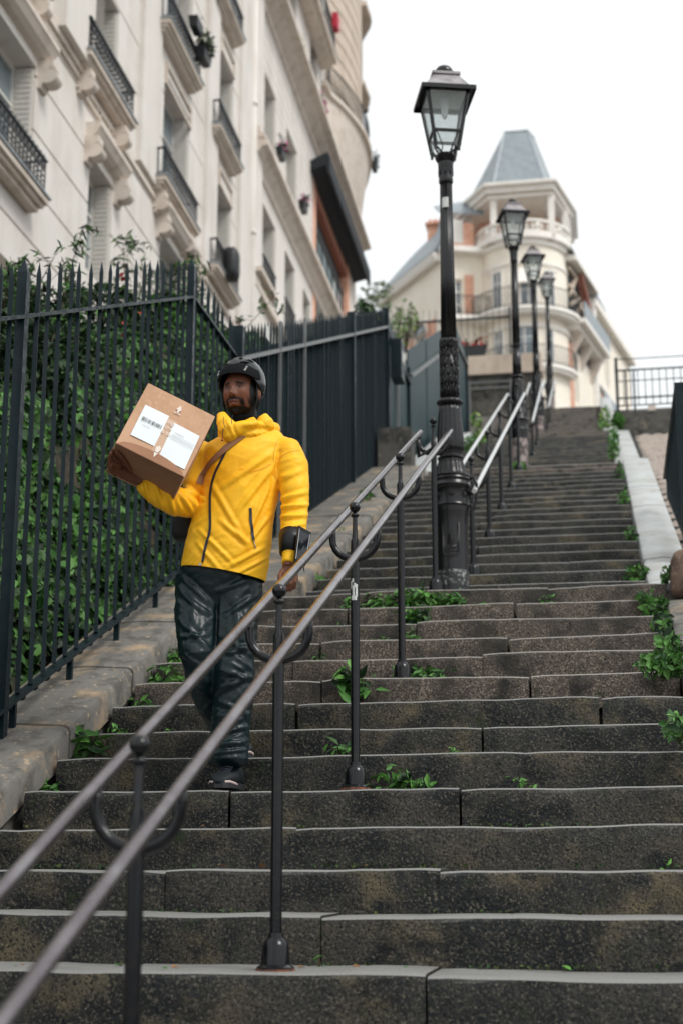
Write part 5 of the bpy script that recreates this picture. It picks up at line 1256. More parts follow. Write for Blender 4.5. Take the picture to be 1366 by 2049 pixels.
# things on the balconies
def pot(loc, w_, mname, label, leafm, flower=None, cat='planter', n=140, hgt=.34, ax=FT, d=.2, h_=.22):
    c = Vector(loc); e = empty('window_box' if w_ > .4 else 'flower_pot', c, label, cat)
    m = MB(); a = ax*w_/2; b = FN*d/2; bt = .8
    m.hexa([c-a*bt-b*bt, c+a*bt-b*bt, c+a*bt+b*bt, c-a*bt+b*bt, c-a-b+Vector((0, 0, h_)), c+a-b+Vector((0, 0, h_)), c+a+b+Vector((0, 0, h_)), c-a+b+Vector((0, 0, h_))]); m.build('box', mname, e)
    P = [c+ax*rnd.uniform(-w_/2, w_/2)+FN*rnd.uniform(-d/2, d*.9)+Vector((0, 0, h_+abs(rnd.gauss(0, hgt*.5)))) for _ in range(n)]
    leaves('foliage', P, .09, [leafm]+([flower] if flower else []), e); return e
pot(F(27.4, 16.45, .38), .62, 'planter_black', 'black planter with a bushy grey green plant hung outside the upper balcony', 'leaf_pale', 'planter_black', n=260, hgt=.35)
pot(F(26.7, 16.75, .38), .5, 'planter_black', 'empty black trough hung beside the bushy planter on the upper balcony', 'leaf_dark', n=3, hgt=.05)
# ---- tan building behind the drainpipe
tb = empty('apartment_building', F(44, 4), 'tan stone apartment building with long cornices, roller blind and corner bow, behind the drainpipe', 'building')
W2 = [(35.4, 36.9, 18.65, 20.8), (38.5, 40.15, 18.65, 20.8), (35.35, 37.05, 14.7, 17.0), (38.4, 39.95, 14.7, 17.0), (41.3, 42.6, 14.7, 17.0), (44.5, 45.8, 14.7, 17.0), (35.4, 36.9, 11.0, 13.3), (38.4, 40, 11, 13.3),
      (38.4, 39.9, 24.0, 26.3), (42.3, 43.7, 24.0, 26.3), (35.3, 36.8, 24.0, 26.3), (35.3, 36.8, 27.6, 30), (38.4, 39.9, 27.6, 30), (42.3, 43.8, 26.9, 29.4), (42.3, 43.8, 31, 33.4), (38.4, 39.9, 31, 33.4), (42.9, 50.6, 14.2, 21.6)]
gr = [18.35+.36*i for i in range(13)]
cs = [33.75, 52.2]+[q for w_ in W2 for q in w_[:2]]; cz = [2, 18.0, 23.0, 36.5]+[q for w_ in W2 for q in w_[2:4]]+[q for g_ in gr for q in (g_-.012, g_+.012)]
def dtb(s, z):
    for a, b, c, e in W2:
        if a < s < b and c < z < e: return -.42 if b-a < 3 else -.6
    if 18 < z < 23 and s < 42.8 and any(abs(z-g_) < .013 for g_ in gr): return -.03
    return 0
relief_wall([c for c in cs if c <= 52.2], cz, dtb, 'wall', 'limestone', tb, 1.2)
for a, b, c, e in W2[:-1]: window(tb, a, b, c, e, .34, 'shutter' if c < 23 else 'casement')
m = MB(); 
for zc, dp_ in ((18.0, .42), (22.95, .60)):
    pr = [(0, -.50), (.05, -.50), (.08, -.36), (dp_*.5, -.22), (dp_*.62, -.14), (dp_, -.10), (dp_, .04), (0, .10)]
    m.prism([F(33.9, zc+y_, x_) for x_, y_ in pr][::-1], FT*(18.3 if zc < 20 else 18.3))
m.build('cornice', 'limestone_trim', tb)
m = MB(); m.prism([F(33.9, 18.1+y_, x_) for x_, y_ in ((0, 0), (.34, 0), (.34, .10), (.22, .16), (.22, .30), (.10, .36), (0, .36))][::-1], FT*8.9); m.build('sill_course', 'limestone_trim', tb)
m = MB(); fbox(m, 33.9, 52.2, 14.15, 14.35, 0, .16); fbox(m, 33.9, 36, 14.5, 14.62, 0, .3); m.build('string_course', 'limestone_trim', tb)
for (a, b, c, e) in (W2[2], W2[3], W2[4]): railing(tb, a+.05, b-.05, c+.02, .02, .85, ends=0)
m = MB(); fbox(m, 33.75, 34.6, 13, 36, 0, .14); m.build('pilaster', 'limestone', tb)
# shop-like bay: terracotta frame, glazing, black roller blind
m = MB(); fbox(m, 42.9, 43.5, 14.2, 21.6, -.58, .01); fbox(m, 50.0, 50.6, 14.2, 21.6, -.58, .02); fbox(m, 43.5, 50.0, 21.0, 21.6, -.58, -.02); m.build('terracotta_frame', 'brick_orange', tb)
m = MB(); fbox(m, 43.5, 50.0, 20.2, 20.35, -.2, -.12)
for i in range(7): fbox(m, 43.5+i*1.08-.035, 43.5+i*1.08+.035, 14.2, 20.3, -.2, -.14)
gz_ = m.build('glazing_bars', 'balcony_iron', tb)
m = MB(); fbox(m, 43.5, 50.0, 14.2, 20.3, -.20, -.18); m.build('glazing', 'bright_glass', tb)
m = MB(); fbox(m, 43.5, 50.0, 20.3, 21.0, -.24, -.22); m.build('dark_panel', 'dark_inside', tb)
m = MB(); fbox(m, 43.45, 50.05, 20.9, 21.1, -.42, .02); m.build('red_beam', 'timber_red', tb)
m = MB(); pr = [(-.30, 21.55), (.55, 21.95), (.62, 21.8), (.62, 21.25), (.54, 21.22), (.50, 21.5), (-.30, 21.3)]
m.prism([F(42.4, y_, x_) for x_, y_ in pr][::-1], FT*9.4); aw = m.build('roller_blind', 'awning_black', tb)
# upper balcony line and the bowed corner
def bow(s, z=0): 
    return .60*math.sin(PI*min(1, max(0, (s-45.2)/7.6)))**.8 if s > 45.2 else 0
def bowwall(s0, s1, zs, dfn, n, name, mname, close=True):
    m = MB(); vs = []; 
    for z in zs:
        for i in range(n+1):
            s = s0+(s1-s0)*i/n; vs.append(F(s, z, dfn(s, z)))
    k = n+1; m.add(vs, [(j*k+i, j*k+i+1, (j+1)*k+i+1, (j+1)*k+i) for j in range(len(zs)-1) for i in range(n)])
    if close:
        m.add([F(s0, zs[-1], 0), F(s1, zs[-1], 0)]+[F(s0+(s1-s0)*i/n, zs[-1], dfn(s0+(s1-s0)*i/n, zs[-1])) for i in range(n, -1, -1)], [tuple(range(n+3))])
    return m.build(name, mname, tb, smooth=True, sharp=.5)
zs = []
z = 25.6
while z < 36: zs += [z, z+.50, z+.505, z+.575, z+.58]; z += .62
bowwall(45.2, 52.8, zs, lambda s, z: max(.02, bow(s)-(.09 if (.502 < ((z-25.6) % .62) < .578) else 0)), 24, 'bow_wall', 'limestone_tan')
def corb(s, z):
    t = max(0, min(1, (z-22.6)/(25.4-22.6))); return max(.02, (bow(s)+.28*math.sin(PI*min(1, max(0, (s-44.6)/8.4)))**.7)*(t**.6))
bowwall(44.6, 53.0, [22.6+.28*i for i in range(11)], corb, 24, 'bow_corbel', 'limestone_trim')
def ledge(s0, s1, z0, z1, extra, n, name, mname):
    m = MB(); f1 = [F(s0+(s1-s0)*i/n, z0, 0) for i in range(n+1)]
    dd = [bow(s0+(s1-s0)*i/n)+extra+.2*math.sin(PI*i/n)**2*(1 if s0 > 40 else 0) for i in range(n+1)]; poly = [F(s0, z0, 0)]+[F(s0+(s1-s0)*i/n, z0, dd[i]) for i in range(n+1)]+[F(s1, z0, 0)]
    m.prism(poly[::-1] if False else poly, (0, 0, z1-z0)); return m.build(name, mname, tb)
ledge(44.4, 53.0, 25.40, 25.56, .22, 24, 'bow_balcony', 'limestone_trim')
m = MB(); fbox(m, 34.7, 44.4, 26.1, 26.28, 0, .55); fbox(m, 34.7, 44.4, 25.95, 26.1, 0, .40); m.build('long_balcony', 'limestone_trim', tb)
m = MB(); fbox(m, 34.7, 44.4, 26.28, 26.31, 0, .58); m.build('zinc_edge', 'slate', tb)
railing(tb, 34.8, 41.9, 26.32, .48, .95, rich=False); railing(tb, 42.2, 44.3, 26.32, .48, .95, rich=False)
m = MB(); n = 26; pts = []
for i in range(n+1):
    s = 44.6+8.2*i/n; pts.append((s, bow(s)+.18+.12*math.sin(PI*i/n)**2))
for z in (25.7, 26.5): m.tube([F(s, z, d) for s, d in pts], .022, 5)
for i in range(n*2+1):
    s = 44.6+8.2*i/(2*n); d = bow(s)+.18+.12*math.sin(PI*i/(2*n))**2; m.beam(F(s, 25.56, d), F(s, 26.5, d), .02, .02, up=(1, 0, 0))
m.build('bow_railing', 'balcony_iron', tb)
m = MB()
for (s0, s1, z0, z1) in ((51.0, 52.6, 29.2, 31.6), (51.0, 52.6, 26.2, 28.3)): 
    m.hexa([F(s0, z0, bow(s0)+.02), F(s1, z0, bow(s1)+.02), F(s1, z0, 0), F(s0, z0, 0), F(s0, z1, bow(s0)+.02), F(s1, z1, bow(s1)+.02), F(s1, z1, 0), F(s0, z1, 0)])
m.build('bow_window', 'window_glass', tb)
ledge(50.2, 52.8, 31.9, 32.1, .2, 10, 'small_balcony', 'limestone_trim'); ledge(50.2, 52.8, 28.6, 28.75, .12, 10, 'small_balcony', 'limestone_trim')
end = MB(); end.prism([F(52.2, 2, -.02), F(52.2, 36.5, -.02), F(52.2, 36.5, -10), F(52.2, 2, -10)], FT*.3); end.build('gable_wall', 'limestone_tan', tb)
bk = MB(); fbox(bk, 11, 33.7, 27.4, 27.6, -9, 0); fbox(bk, 11, 11.2, 1, 27.5, -9, -.01); bk.build('roof', 'zinc', wb)
# flowers and boxes on the tan building
pot(F(36.6, 18.85, .22), .6, 'planter_black', 'dark window box with magenta blossom, nearer of the two on the lower cornice', 'leaf_dark', 'magenta_flower', n=90, hgt=.3)
pot(F(40.0, 18.85, .22), .6, 'planter_black', 'dark window box with magenta blossom, farther of the two on the lower cornice', 'leaf_dark', 'magenta_flower', n=90, hgt=.3)
pot(F(38.7, 23.1, .3), .9, 'planter_black', 'yellow flowering window box on the upper cornice', 'leaf_weed', 'yellow_flower', n=120, hgt=.4)
pot(F(35.6, 23.1, .3), .9, 'planter_black', 'trailing green plants on the upper cornice beside the drainpipe', 'leaf_pale', n=120, hgt=.4)
pot(F(42.2, 23.1, .35), 1.0, 'planter_black', 'mixed pots with pale and pink flowers at the far end of the upper cornice', 'leaf_weed', 'magenta_flower', n=130, hgt=.4)
pot(F(43.6, 26.9, .62), .5, 'planter_red', 'bright red box hung on the long upper balcony', 'leaf_dark', n=4, hgt=.1, h_=.5)
pot(F(52.0, 26.0, .75), .7, 'planter_black', 'dark plant pot spilling over the bowed corner balcony', 'leaf_dark', n=110, hgt=.5)
pot(F(52.4, 28.8, .35), .9, 'planter_black', 'dark shrub on the small balcony above the bowed corner', 'leaf_dark', n=160, hgt=.5)
m = pebble(tuple(F(30.2, 13.1, .40)), (.18, .24, .38), 8.1, 12, .6, .12); e = tag(m.build('shrub_pot', 'planter_black', smooth=True, at=F(30.6, 12.8, .42)), 'dark rounded dish-like bundle on the low balcony behind the bamboo', 'bundle')

# ================================================================ CORNER BUILDING AT THE TOP OF THE STEPS
cb_ = empty('corner_building', (-2.9, 64, 12), 'cream corner building with slate tower roof and curved balconies at the top of the steps', 'building')
CX, CY, CRd = -2.95, 63.95, 1.92
def cyl(r, z0, z1, a0=-205, a1=25, n=40, cx=CX, cy=CY, m=None, thick=.3):
    m = m or MB(); vs = []
    for (rr, z) in ((r, z0), (r, z1), (r-thick, z1), (r-thick, z0)):
        for i in range(n+1): a = math.radians(a0+(a1-a0)*i/n); vs.append((cx+rr*math.cos(a), cy+rr*math.sin(a), z))
    k = n+1; m.add(vs, [(j*k+i, j*k+i+1, ((j+1) % 4)*k+i+1, ((j+1) % 4)*k+i) for j in range(4) for i in range(n)]); return m
def CP(ang, z, d=0.): a = math.radians(ang); return Vector((CX+(CRd+d)*math.cos(a), CY+(CRd+d)*math.sin(a), z))
cpf = lambda s, z, d=0.: CP(-90+math.degrees(s/CRd), z, d)       # s metres round the drum from its front
m = cyl(CRd, 12.0, 27.4); m.build('drum_wall', 'plaster_cream', cb_, smooth=True, sharp=.5)
def drumwin(s0, s1, z0, z1, fm='trim_white', awn=False):
    m = MB(); n = 6
    def strip(a, b, c, e, d0, d1):
        for i in range(n):
            u0, u1 = a+(b-a)*i/n, a+(b-a)*(i+1)/n
            m.hexa([cpf(u0, c, d1), cpf(u1, c, d1), cpf(u1, c, d0), cpf(u0, c, d0), cpf(u0, e, d1), cpf(u1, e, d1), cpf(u1, e, d0), cpf(u0, e, d0)])
    t = .09
    strip(s0-t, s0, z0, z1+t, -.05, .06); strip(s1, s1+t, z0, z1+t, -.05, .06); strip(s0, s1, z1, z1+t, -.05, .06)
    mid = (s0+s1)/2; strip(mid-.025, mid+.025, z0, z1, -.02, .025); strip(s0, s1, z0+(z1-z0)*.7, z0+(z1-z0)*.7+.03, -.02, .02)
    w_ = m.build('window', fm, cb_); m = MB(); strip(s0, s1, z0, z1, -.04, .012); m.build('pane', 'window_glass', w_); return w_
drumwin(-1.32, -.92, 24.0, 25.75); drumwin(-.02, .62, 24.0, 25.1); drumwin(1.15, 1.5, 24.1, 25.7)
m = MB()
for i in range(8):
    u0, u1 = -.12+.86*i/8, -.12+.86*(i+1)/8; m.hexa([cpf(u0, 25.0, .35), cpf(u1, 25.0, .35), cpf(u1, 25.05, .02), cpf(u0, 25.05, .02), cpf(u0, 25.75, .06), cpf(u1, 25.75, .06), cpf(u1, 25.75, .0), cpf(u0, 25.75, .0)])
m.build('white_blind', 'trim_white', cb_)
drumwin(-1.30, -.92, 21.5, 23.0); drumwin(-.30, .45, 21.4, 23.1); drumwin(1.05, 1.35, 21.5, 23.0); drumwin(-.25, .40, 18.4, 20.3)
for r_, a_, b_, t_ in ((.10, 23.05, 23.2, .4), (.06, 26.0, 26.12, .3), (.12, 26.9, 27.25, .4)): cyl(CRd+r_, a_, b_, thick=t_).build('string_course', 'trim_white', cb_, smooth=True, sharp=.5)
m = MB(); pts = [cpf(-1.75+3.5*i/20, 25.75+.35*math.sin(PI*i/20), .03) for i in range(21)]; m.tube(pts, .04, 5); m.build('arch_moulding', 'trim_white', cb_)
# balustrade of the open loggia
m = cyl(CRd+.30, 27.15, 27.42, thick=.5); cyl(CRd+.24, 27.92, 28.02, m=m, thick=.2); cyl(CRd+.2, 27.42, 27.50, m=m, thick=.16); bl = m.build('loggia_balustrade', 'trim_white', cb_, smooth=True, sharp=.5)
m = MB()
for i in range(34):
    a = -200+6.6*i; p_ = CP(a, 27.5, .13); w_ = .045 if i % 5 else .16; m.lathe([(w_, 0), (w_*.6, .08), (w_*1.25, .2), (w_*.6, .34), (w_, .42)], p_, 6)
m.build('balusters', 'trim_white', bl)
# loggia floor, back wall, columns, eaves
pl_ = [(-6.2, 64.95), (-4.35, 62.05), (-1.45, 62.05), (-.72, 65.2), (-.72, 68), (-6.2, 68)]
def shrink(k): cx, cy = -3.2, 65; return [(cx+(x-cx)*k, cy+(y-cy)*k) for x, y in pl_]
m = MB(); m.prism([(x, y, 27.1) for x, y in shrink(.93)], (0, 0, .2)); m.prism([(x, y, 29.32) for x, y in shrink(.99)], (0, 0, .08)); m.build('loggia_floor_and_ceiling', 'limestone_tan', cb_)
m = MB(); m.prism([(x, y, 29.40) for x, y in shrink(1.03)], (0, 0, .28)); m.prism([(x, y, 29.68) for x, y in shrink(1.10)], (0, 0, .14)); m.prism([(x, y, 29.2) for x, y in shrink(.985)], (0, 0, .12)); m.build('loggia_cornice', 'trim_white', cb_)
m = MB(); m.prism([(-4.9, 64.6, 27.3), (-1.3, 64.6, 27.3), (-1.3, 64.6, 29.3), (-4.9, 64.6, 29.3)], (0, .3, 0)); m.prism([(-5.6, 66.5, 27.3), (-4.9, 64.9, 27.3), (-4.9, 64.9, 29.3), (-5.6, 66.5, 29.3)], (0, .2, 0)); m.build('loggia_back_wall', 'brick_orange', cb_)
m = MB(); m.box(-3.2, -2.3, 64.55, 64.6, 27.3, 29.0); m.build('loggia_door', 'trim_white', cb_)
for x, y in ((-4.10, 62.35), (-1.55, 62.35), (-5.35, 64.1), (-.98, 64.3), (-.9, 65.3)):
    m = MB(); m.box(x-.14, x+.14, y-.14, y+.14, 27.3, 29.3); m.build('column', 'trim_white', cb_)
# slate tower roof
m = MB(); bt = shrink(1.02); tp_ = [(-3.75, 64.4), (-3.60, 63.6), (-2.52, 63.6), (-2.3, 64.4), (-2.4, 65.2), (-3.7, 65.2)]
vs = [(x, y, 29.82) for x, y in bt]; 
mid_ = [(x*.72+a*.28, y*.72+b*.28) for (x, y), (a, b) in zip(shrink(.86), tp_)]; vs += [(x, y, 30.1) for x, y in shrink(.80)]; vs += [(x, y, 33.15) for x, y in tp_]
m.add(vs, [(j*6+i, j*6+(i+1) % 6, (j+1)*6+(i+1) % 6, (j+1)*6+i) for j in range(2) for i in range(6)]+[tuple(range(12, 18))]); rf = m.build('tower_roof', 'slate', cb_)
m = MB()
for i in range(4): m.tube([Vector(vs[6+i]), Vector(vs[12+i])], .045, 5)
m.tube([Vector(v) for v in vs[12:18]], .06, 5, closed=True); m.build('zinc_ridges', 'zinc', rf)
for z_, x_, y_ in ((32.6, -3.05, 63.62), (30.7, -2.85, 63.1)):
    m = MB(); m.ball((x_, y_-.05, z_), .09, 5); m.build('roof_vent', 'zinc', rf)
# curved balconies
def curved_balcony(z, ext, a0, a1, rail=.9):
    m = cyl(CRd+ext, z-.16, z, a0, a1, thick=ext+.05); cyl(CRd+ext-.1, z-.30, z-.16, a0, a1, m=m, thick=ext); b = m.build('curved_balcony', 'trim_white', cb_, smooth=True, sharp=.5)
    m = MB(); R2 = CRd+ext-.06
    for zz in (.08, rail): m.tube([CP(a0+(a1-a0)*i/30, z+zz, ext-.06) for i in range(31)], .022, 4)
    n = int(abs(a1-a0)*PI/180*R2/.13)
    for i in range(n+1): a = a0+(a1-a0)*i/n; m.beam(CP(a, z, ext-.06), CP(a, z+rail, ext-.06), .022, .022, up=(1, 0, 0))
    m.build('railing', 'balcony_iron', b); return b
curved_balcony(23.85, .62, -178, 8); curved_balcony(21.3, .42, -150, -10, .85)
# left wing
def wing(P0, P1, z0, z1, wn, mname='plaster_cream', out=None):
    P0 = Vector((P0[0], P0[1], 0)); P1 = Vector((P1[0], P1[1], 0)); t = (P1-P0).normalized(); n_ = Vector((t.y, -t.x, 0)) if out is None else Vector(out); L_ = (P1-P0).length
    pf = lambda s, z, d=0.: P0+t*s+n_*d+Vector((0, 0, z))
    cs = [0, L_]+[q for w_ in wn for q in w_[:2]]; cz = [z0, z1]+[q for w_ in wn for q in w_[2:4]]
    relief_wall(cs, cz, lambda s, z: -.25 if any(a < s < b and c < z < e for a, b, c, e in wn) else 0, 'wing_wall', mname, cb_, .3, pf)
    for w_ in wn: window(cb_, *w_, .18, 'casement', 'trim_white', 'window_glass', pf)
    return pf, L_
# wing runs away to the left, eaves falling in the picture
pfA, LA_ = wing((-6.5, 62.6), (-4.7, 63.2), 12, 27.0, [(.35, .95, 24.0, 25.8), (.35, .95, 21.2, 22.9)])
m = MB(); m.hexa([pfA(1.05, 23.9, .05), pfA(1.45, 23.9, .05), pfA(1.45, 23.9, 0), pfA(1.05, 23.9, 0), pfA(1.05, 26.0, .05), pfA(1.45, 26.0, .05), pfA(1.45, 26.0, 0), pfA(1.05, 26.0, 0)]); m.build('brick_panel', 'brick_orange', cb_); m = MB(); m.hexa([pfA(.3, 27.3, .05), pfA(1.5, 27.3, .05), pfA(1.5, 27.3, -.3), pfA(.3, 27.3, -.3), pfA(.3, 28.5, .05), pfA(1.5, 28.5, .05), pfA(1.5, 28.5, -.3), pfA(.3, 28.5, -.3)]); m.build('brick_panel', 'brick_orange', cb_)
m = MB(); m.hexa([pfA(.5, 27.5, .09), pfA(1.0, 27.5, .09), pfA(1.0, 27.5, 0.051), pfA(.5, 27.5, 0.051), pfA(.5, 28.6, .09), pfA(1.0, 28.6, .09), pfA(1.0, 28.6, .051), pfA(.5, 28.6, .051)]); m.build('dormer_window', 'window_frame', cb_)
m = MB(); m.hexa([pfA(-.1, 26.95, .5), pfA(2.0, 26.95, .5), pfA(2.0, 26.95, 0), pfA(-.1, 26.95, 0), pfA(-.1, 27.2, .5), pfA(2.0, 27.2, .5), pfA(2.0, 27.2, 0), pfA(-.1, 27.2, 0)]); m.build('cornice', 'trim_white', cb_)
pfB, LB_ = wing((-9.7, 67.4), (-6.55, 62.65), 12, 26.9, [(3.0, 4.3, 21.2, 23.9)])
m = MB(); m.hexa([pfB(-.3, 26.6, .30), pfB(LB_+.1, 26.6, .30), pfB(LB_+.1, 26.6, 0), pfB(-.3, 26.6, 0), pfB(-.3, 26.95, .42), pfB(LB_+.1, 26.95, .42), pfB(LB_+.1, 26.95, 0), pfB(-.3, 26.95, 0)]); m.build('cornice', 'trim_white', cb_)
m = MB(); m.prism([pfB(-.3, 26.95, .42), pfB(LB_+.1, 26.95, .42), pfB(LB_+.1, 28.9, -.7), pfB(1.6, 28.6, -.7)], (0, 0, .08)); m.prism([pfA(-.1, 28.9, .1), pfA(2.0, 28.9, .1), pfA(2.0, 30.1, -.9), pfA(-.1, 29.6, -.9)], (0, 0, .08)); m.prism([pfB(LB_-.2, 26.95, .4), pfA(.25, 27.2, .2), pfA(.25, 29.4, -.6), pfB(LB_-.4, 29.0, -.7)], (0, 0, .06)); m.build('mansard_roof', 'slate', cb_)
for (a, b) in ((2.45, 2.95), (4.35, 4.8), (4.85, 5.2)):
    m = MB(); m.hexa([pfB(a, 20.9, .05), pfB(b, 20.9, .05), pfB(b, 20.9, 0), pfB(a, 20.9, 0), pfB(a, 24.1, .05), pfB(b, 24.1, .05), pfB(b, 24.1, 0), pfB(a, 24.1, 0)]); m.build('brick_panel', 'brick_orange', cb_)
m = MB(); m.tube([pfB(3.65+.85*math.cos(PI*i/14), 23.6+.75*math.sin(PI*i/14), .06) for i in range(15)], .09, 6); m.build('window_arch', 'limestone_trim', cb_)
m = MB(); m.prism([pfB(3.65+.65*math.cos(PI*i/12), 23.9+.45*math.sin(PI*i/12), .012) for i in range(13)], pfB(0, 0, 0)-pfB(0, 0, .02)); m.build('arch_pane', 'window_glass', cb_)
m = MB(); m.box(-7.3, -6.65, 64.4, 65.1, 26, 29.2); m.box(-7.4, -6.55, 64.3, 65.2, 29.2, 29.32); 
for i in range(3): m.lathe([(.10, 0), (.08, .3)], (-7.2+i*.24, 64.75, 29.32), 8)
m.build('chimney', 'brick_orange', cb_)
b5 = MB()     # sloping balcony along the left wing
b5.hexa([pfA(-.2, 23.6, .75), pfA(2.1, 23.7, .75), pfA(2.1, 23.7, 0), pfA(-.2, 23.6, 0), pfA(-.2, 23.85, .75), pfA(2.1, 23.85, .75), pfA(2.1, 23.85, 0), pfA(-.2, 23.85, 0)]); bb = b5.build('wing_balcony', 'trim_white', cb_)
railing(bb, -.1, 2.0, 23.85, .7, .9, rich=False, ends=0, pf=pfA)
b5 = MB(); b5.hexa([pfB(1.9, 20.5, .6), pfB(5.6, 20.5, .6), pfB(5.6, 20.5, 0), pfB(1.9, 20.5, 0), pfB(1.9, 20.7, .6), pfB(5.6, 20.7, .6), pfB(5.6, 20.7, 0), pfB(1.9, 20.7, 0)]); bb = b5.build('wing_balcony', 'trim_white', cb_); railing(bb, 2, 5.5, 20.7, .55, .9, rich=False, ends=0, pf=pfB)
# right wing, running away along the street
pfR, LR_ = wing((-1.05, 63.7), (1.9, 77.5), 12, 26.4, [(5.2, 6.2, 23.2, 25.0), (7.6, 8.6, 23.2, 25.0), (10, 11, 23.2, 25), (5.4, 6.4, 20.2, 22.2), (8, 9, 20.2, 22.2), (10.5, 11.5, 20.2, 22.2), (.9, 1.8, 20.4, 22.6)], out=(.978, -.208, 0))
def rb_(m, s0, s1, z0, z1, d0, d1): return m.hexa([pfR(s0, z0, d1), pfR(s1, z0, d1), pfR(s1, z0, d0), pfR(s0, z0, d0), pfR(s0, z1, d1), pfR(s1, z1, d1), pfR(s1, z1, d0), pfR(s0, z1, d0)])
m = MB(); rb_(m, 4.6, LR_, 26.2, 26.6, 0, .35); rb_(m, 4.6, LR_, 22.5, 22.65, 0, .2); rb_(m, 0, 4.6, 26.7, 26.95, 0, .5); m.build('cornice', 'trim_white', cb_)
m = MB(); m.prism([pfR(-.3, 26.95, .45), pfR(6.8, 26.6, .35), pfR(6.4, 27.6, -.6), pfR(2.2, 28.6, -.9), pfR(-.3, 28.8, -.8)], (0, 0, .08)); m.prism([pfR(4.6, 26.6, .3), pfR(LR_, 26.6, .3), pfR(LR_, 27.2, -1.5), pfR(4.6, 27.2, -1.5)], (0, 0, .08)); m.build('mansard_roof', 'slate', cb_)
m = MB(); rb_(m, 4.3, 4.9, 26.8, 28.3, -1.0, -.5); m.build('chimney', 'brick_orange', cb_)
m = MB(); rb_(m, .2, 4.4, 22.9, 26.6, 0, .012); m.build('recess_shade', 'dark_inside', cb_)  # flat dark sheet; the shade of a recess is put into its colour
m = MB()
for (sa, za, sb, zb_) in ((.2, 26.4, 1.9, 26.4), (.2, 25.1, 1.5, 26.4), (.3, 24.7, 2.0, 25.6), (1.3, 24.4, 2.4, 25.5), (.2, 25.6, 4.3, 25.0), (.25, 24.0, 4.3, 23.4)): m.beam(pfR(sa, za, .10), pfR(sb, zb_, .10), .13, .13)
m.build('timber_braces', 'timber_pale', cb_)
m = MB(); m.beam(pfR(1.7, 26.6, .3), pfR(4.6, 24.5, .3), .15, .2); m.beam(pfR(1.7, 26.4, .15), pfR(4.4, 24.3, .15), .1, .12); m.build('timber_barge', 'timber_red', cb_)
m = MB(); rb_(m, -.2, 5.0, 23.60, 23.80, 0, .85); rb_(m, -.1, 4.9, 23.35, 23.6, 0, .55); bb = m.build('wing_balcony', 'trim_white', cb_)
m = MB(); rb_(m, -.2, 5.0, 23.8, 24.6, .80, .84); m.build('balcony_screen', 'slate', bb)
for s in (.4, 2.2, 4.2):
    m = MB(); m.prism([pfR(s, 23.35, 0), pfR(s, 23.35, .6), pfR(s, 23.0, .45), pfR(s, 22.4, .12), pfR(s, 22.2, 0)], pfR(.25, 0, 0)-pfR(0, 0, 0)); m.build('bracket', 'limestone_trim', bb)
m = MB(); rb_(m, .0, .8, 12, 22.9, 0, .02); m.build('brick_panel', 'brick_orange', cb_)
m = MB(); rb_(m, 4.5, 5.0, 12, 26.5, 0, .25); m.build('pilaster', 'trim_white', cb_)
m = MB(); rb_(m, 5.0, 9.6, 21.2, 21.35, 0, .5); rb_(m, 5.0, 9.6, 21.35, 22.1, .44, .48); m.build('wing_balcony', 'slate', cb_)
for (s0, z0) in ((6.6, 20.0), (9.2, 19.8)): m = MB(); rb_(m, s0, s0+1.1, z0-2, z0+2.6, 0, .015); m.build('brick_panel', 'brick_orange', cb_)
m = MB(); m.box(-4.6, -1.0, 66, 69.5, 12, 26.5); m.box(-9.0, -4.6, 68, 74, 12, 26); m.build('rear_block', 'plaster_cream', cb_)
# street wall, gate, planter in front of the building, left of the lamps
tw = empty('terrace_wall', (-2.6, 34.6, 10.2), 'rough stone terrace wall with a pale cap and iron gate frame, left of the second lamp', 'wall')
m = MB(); m.box(-5.2, -1.25, 34.5, 34.9, 9.3, 11.65); m.build('wall_body', 'old_wall', tw)
m = MB(); m.box(-5.2, -1.2, 34.4, 35.0, 11.65, 12.12); m.build('wall_cap', 'limestone_tan', tw)
m = MB()
for x in (-2.95, -1.95): m.box(x-.03, x+.03, 34.40, 34.46, 9.6, 11.5)
for z in (11.3, 11.45): m.box(-2.95, -1.95, 34.41, 34.44, z-.02, z+.02)
m.build('gate_frame', 'rail_top', tw)
tfn = empty('railing', (-3, 34.7, 12.6), 'tall thin spiked railing above the terrace wall, left of the second lamp', 'railing')
m = MB(); m.box(-5.35, -1.95, 34.6, 34.62, 13.12, 13.17); m.build('rail', 'green_paint', tfn)
for i in range(22):
    x = -5.3+i*.155; m = MB(); m.box(x-.006, x+.006, 34.6, 34.612, 12.1, 13.45); m.build('bar', 'green_paint', tfn)
m = MB(); m.box(-1.98, -1.93, 34.57, 34.63, 11.8, 13.4); m.build('post', 'green_paint', tfn)
pot((-2.9, 34.5, 12.12), .62, 'planter_black', 'black window box with a few pink geraniums on the terrace wall', 'leaf_dark', 'red_flower', n=60, hgt=.18, ax=Vector((1, 0, 0)), h_=.32)
# parked white car glimpsed in the street, and shrubs
# ================================================================ PLANTS
def cloud(c, r, n, seed):
    q = random.Random(seed); out = []
    it = 0
    while len(out) < n:
        it += 1
        v = Vector((q.gauss(0, 1), q.gauss(0, 1), q.gauss(0, 1))); v.normalize(); k = q.random()**.33; p = Vector((v.x*r[0]*k, v.y*r[1]*k, v.z*r[2]*k))+Vector(c)
        if noise.noise(p*2.2+Vector((seed, 0, 0))) > -.18 or it > 3*n: out.append(p)
    return out
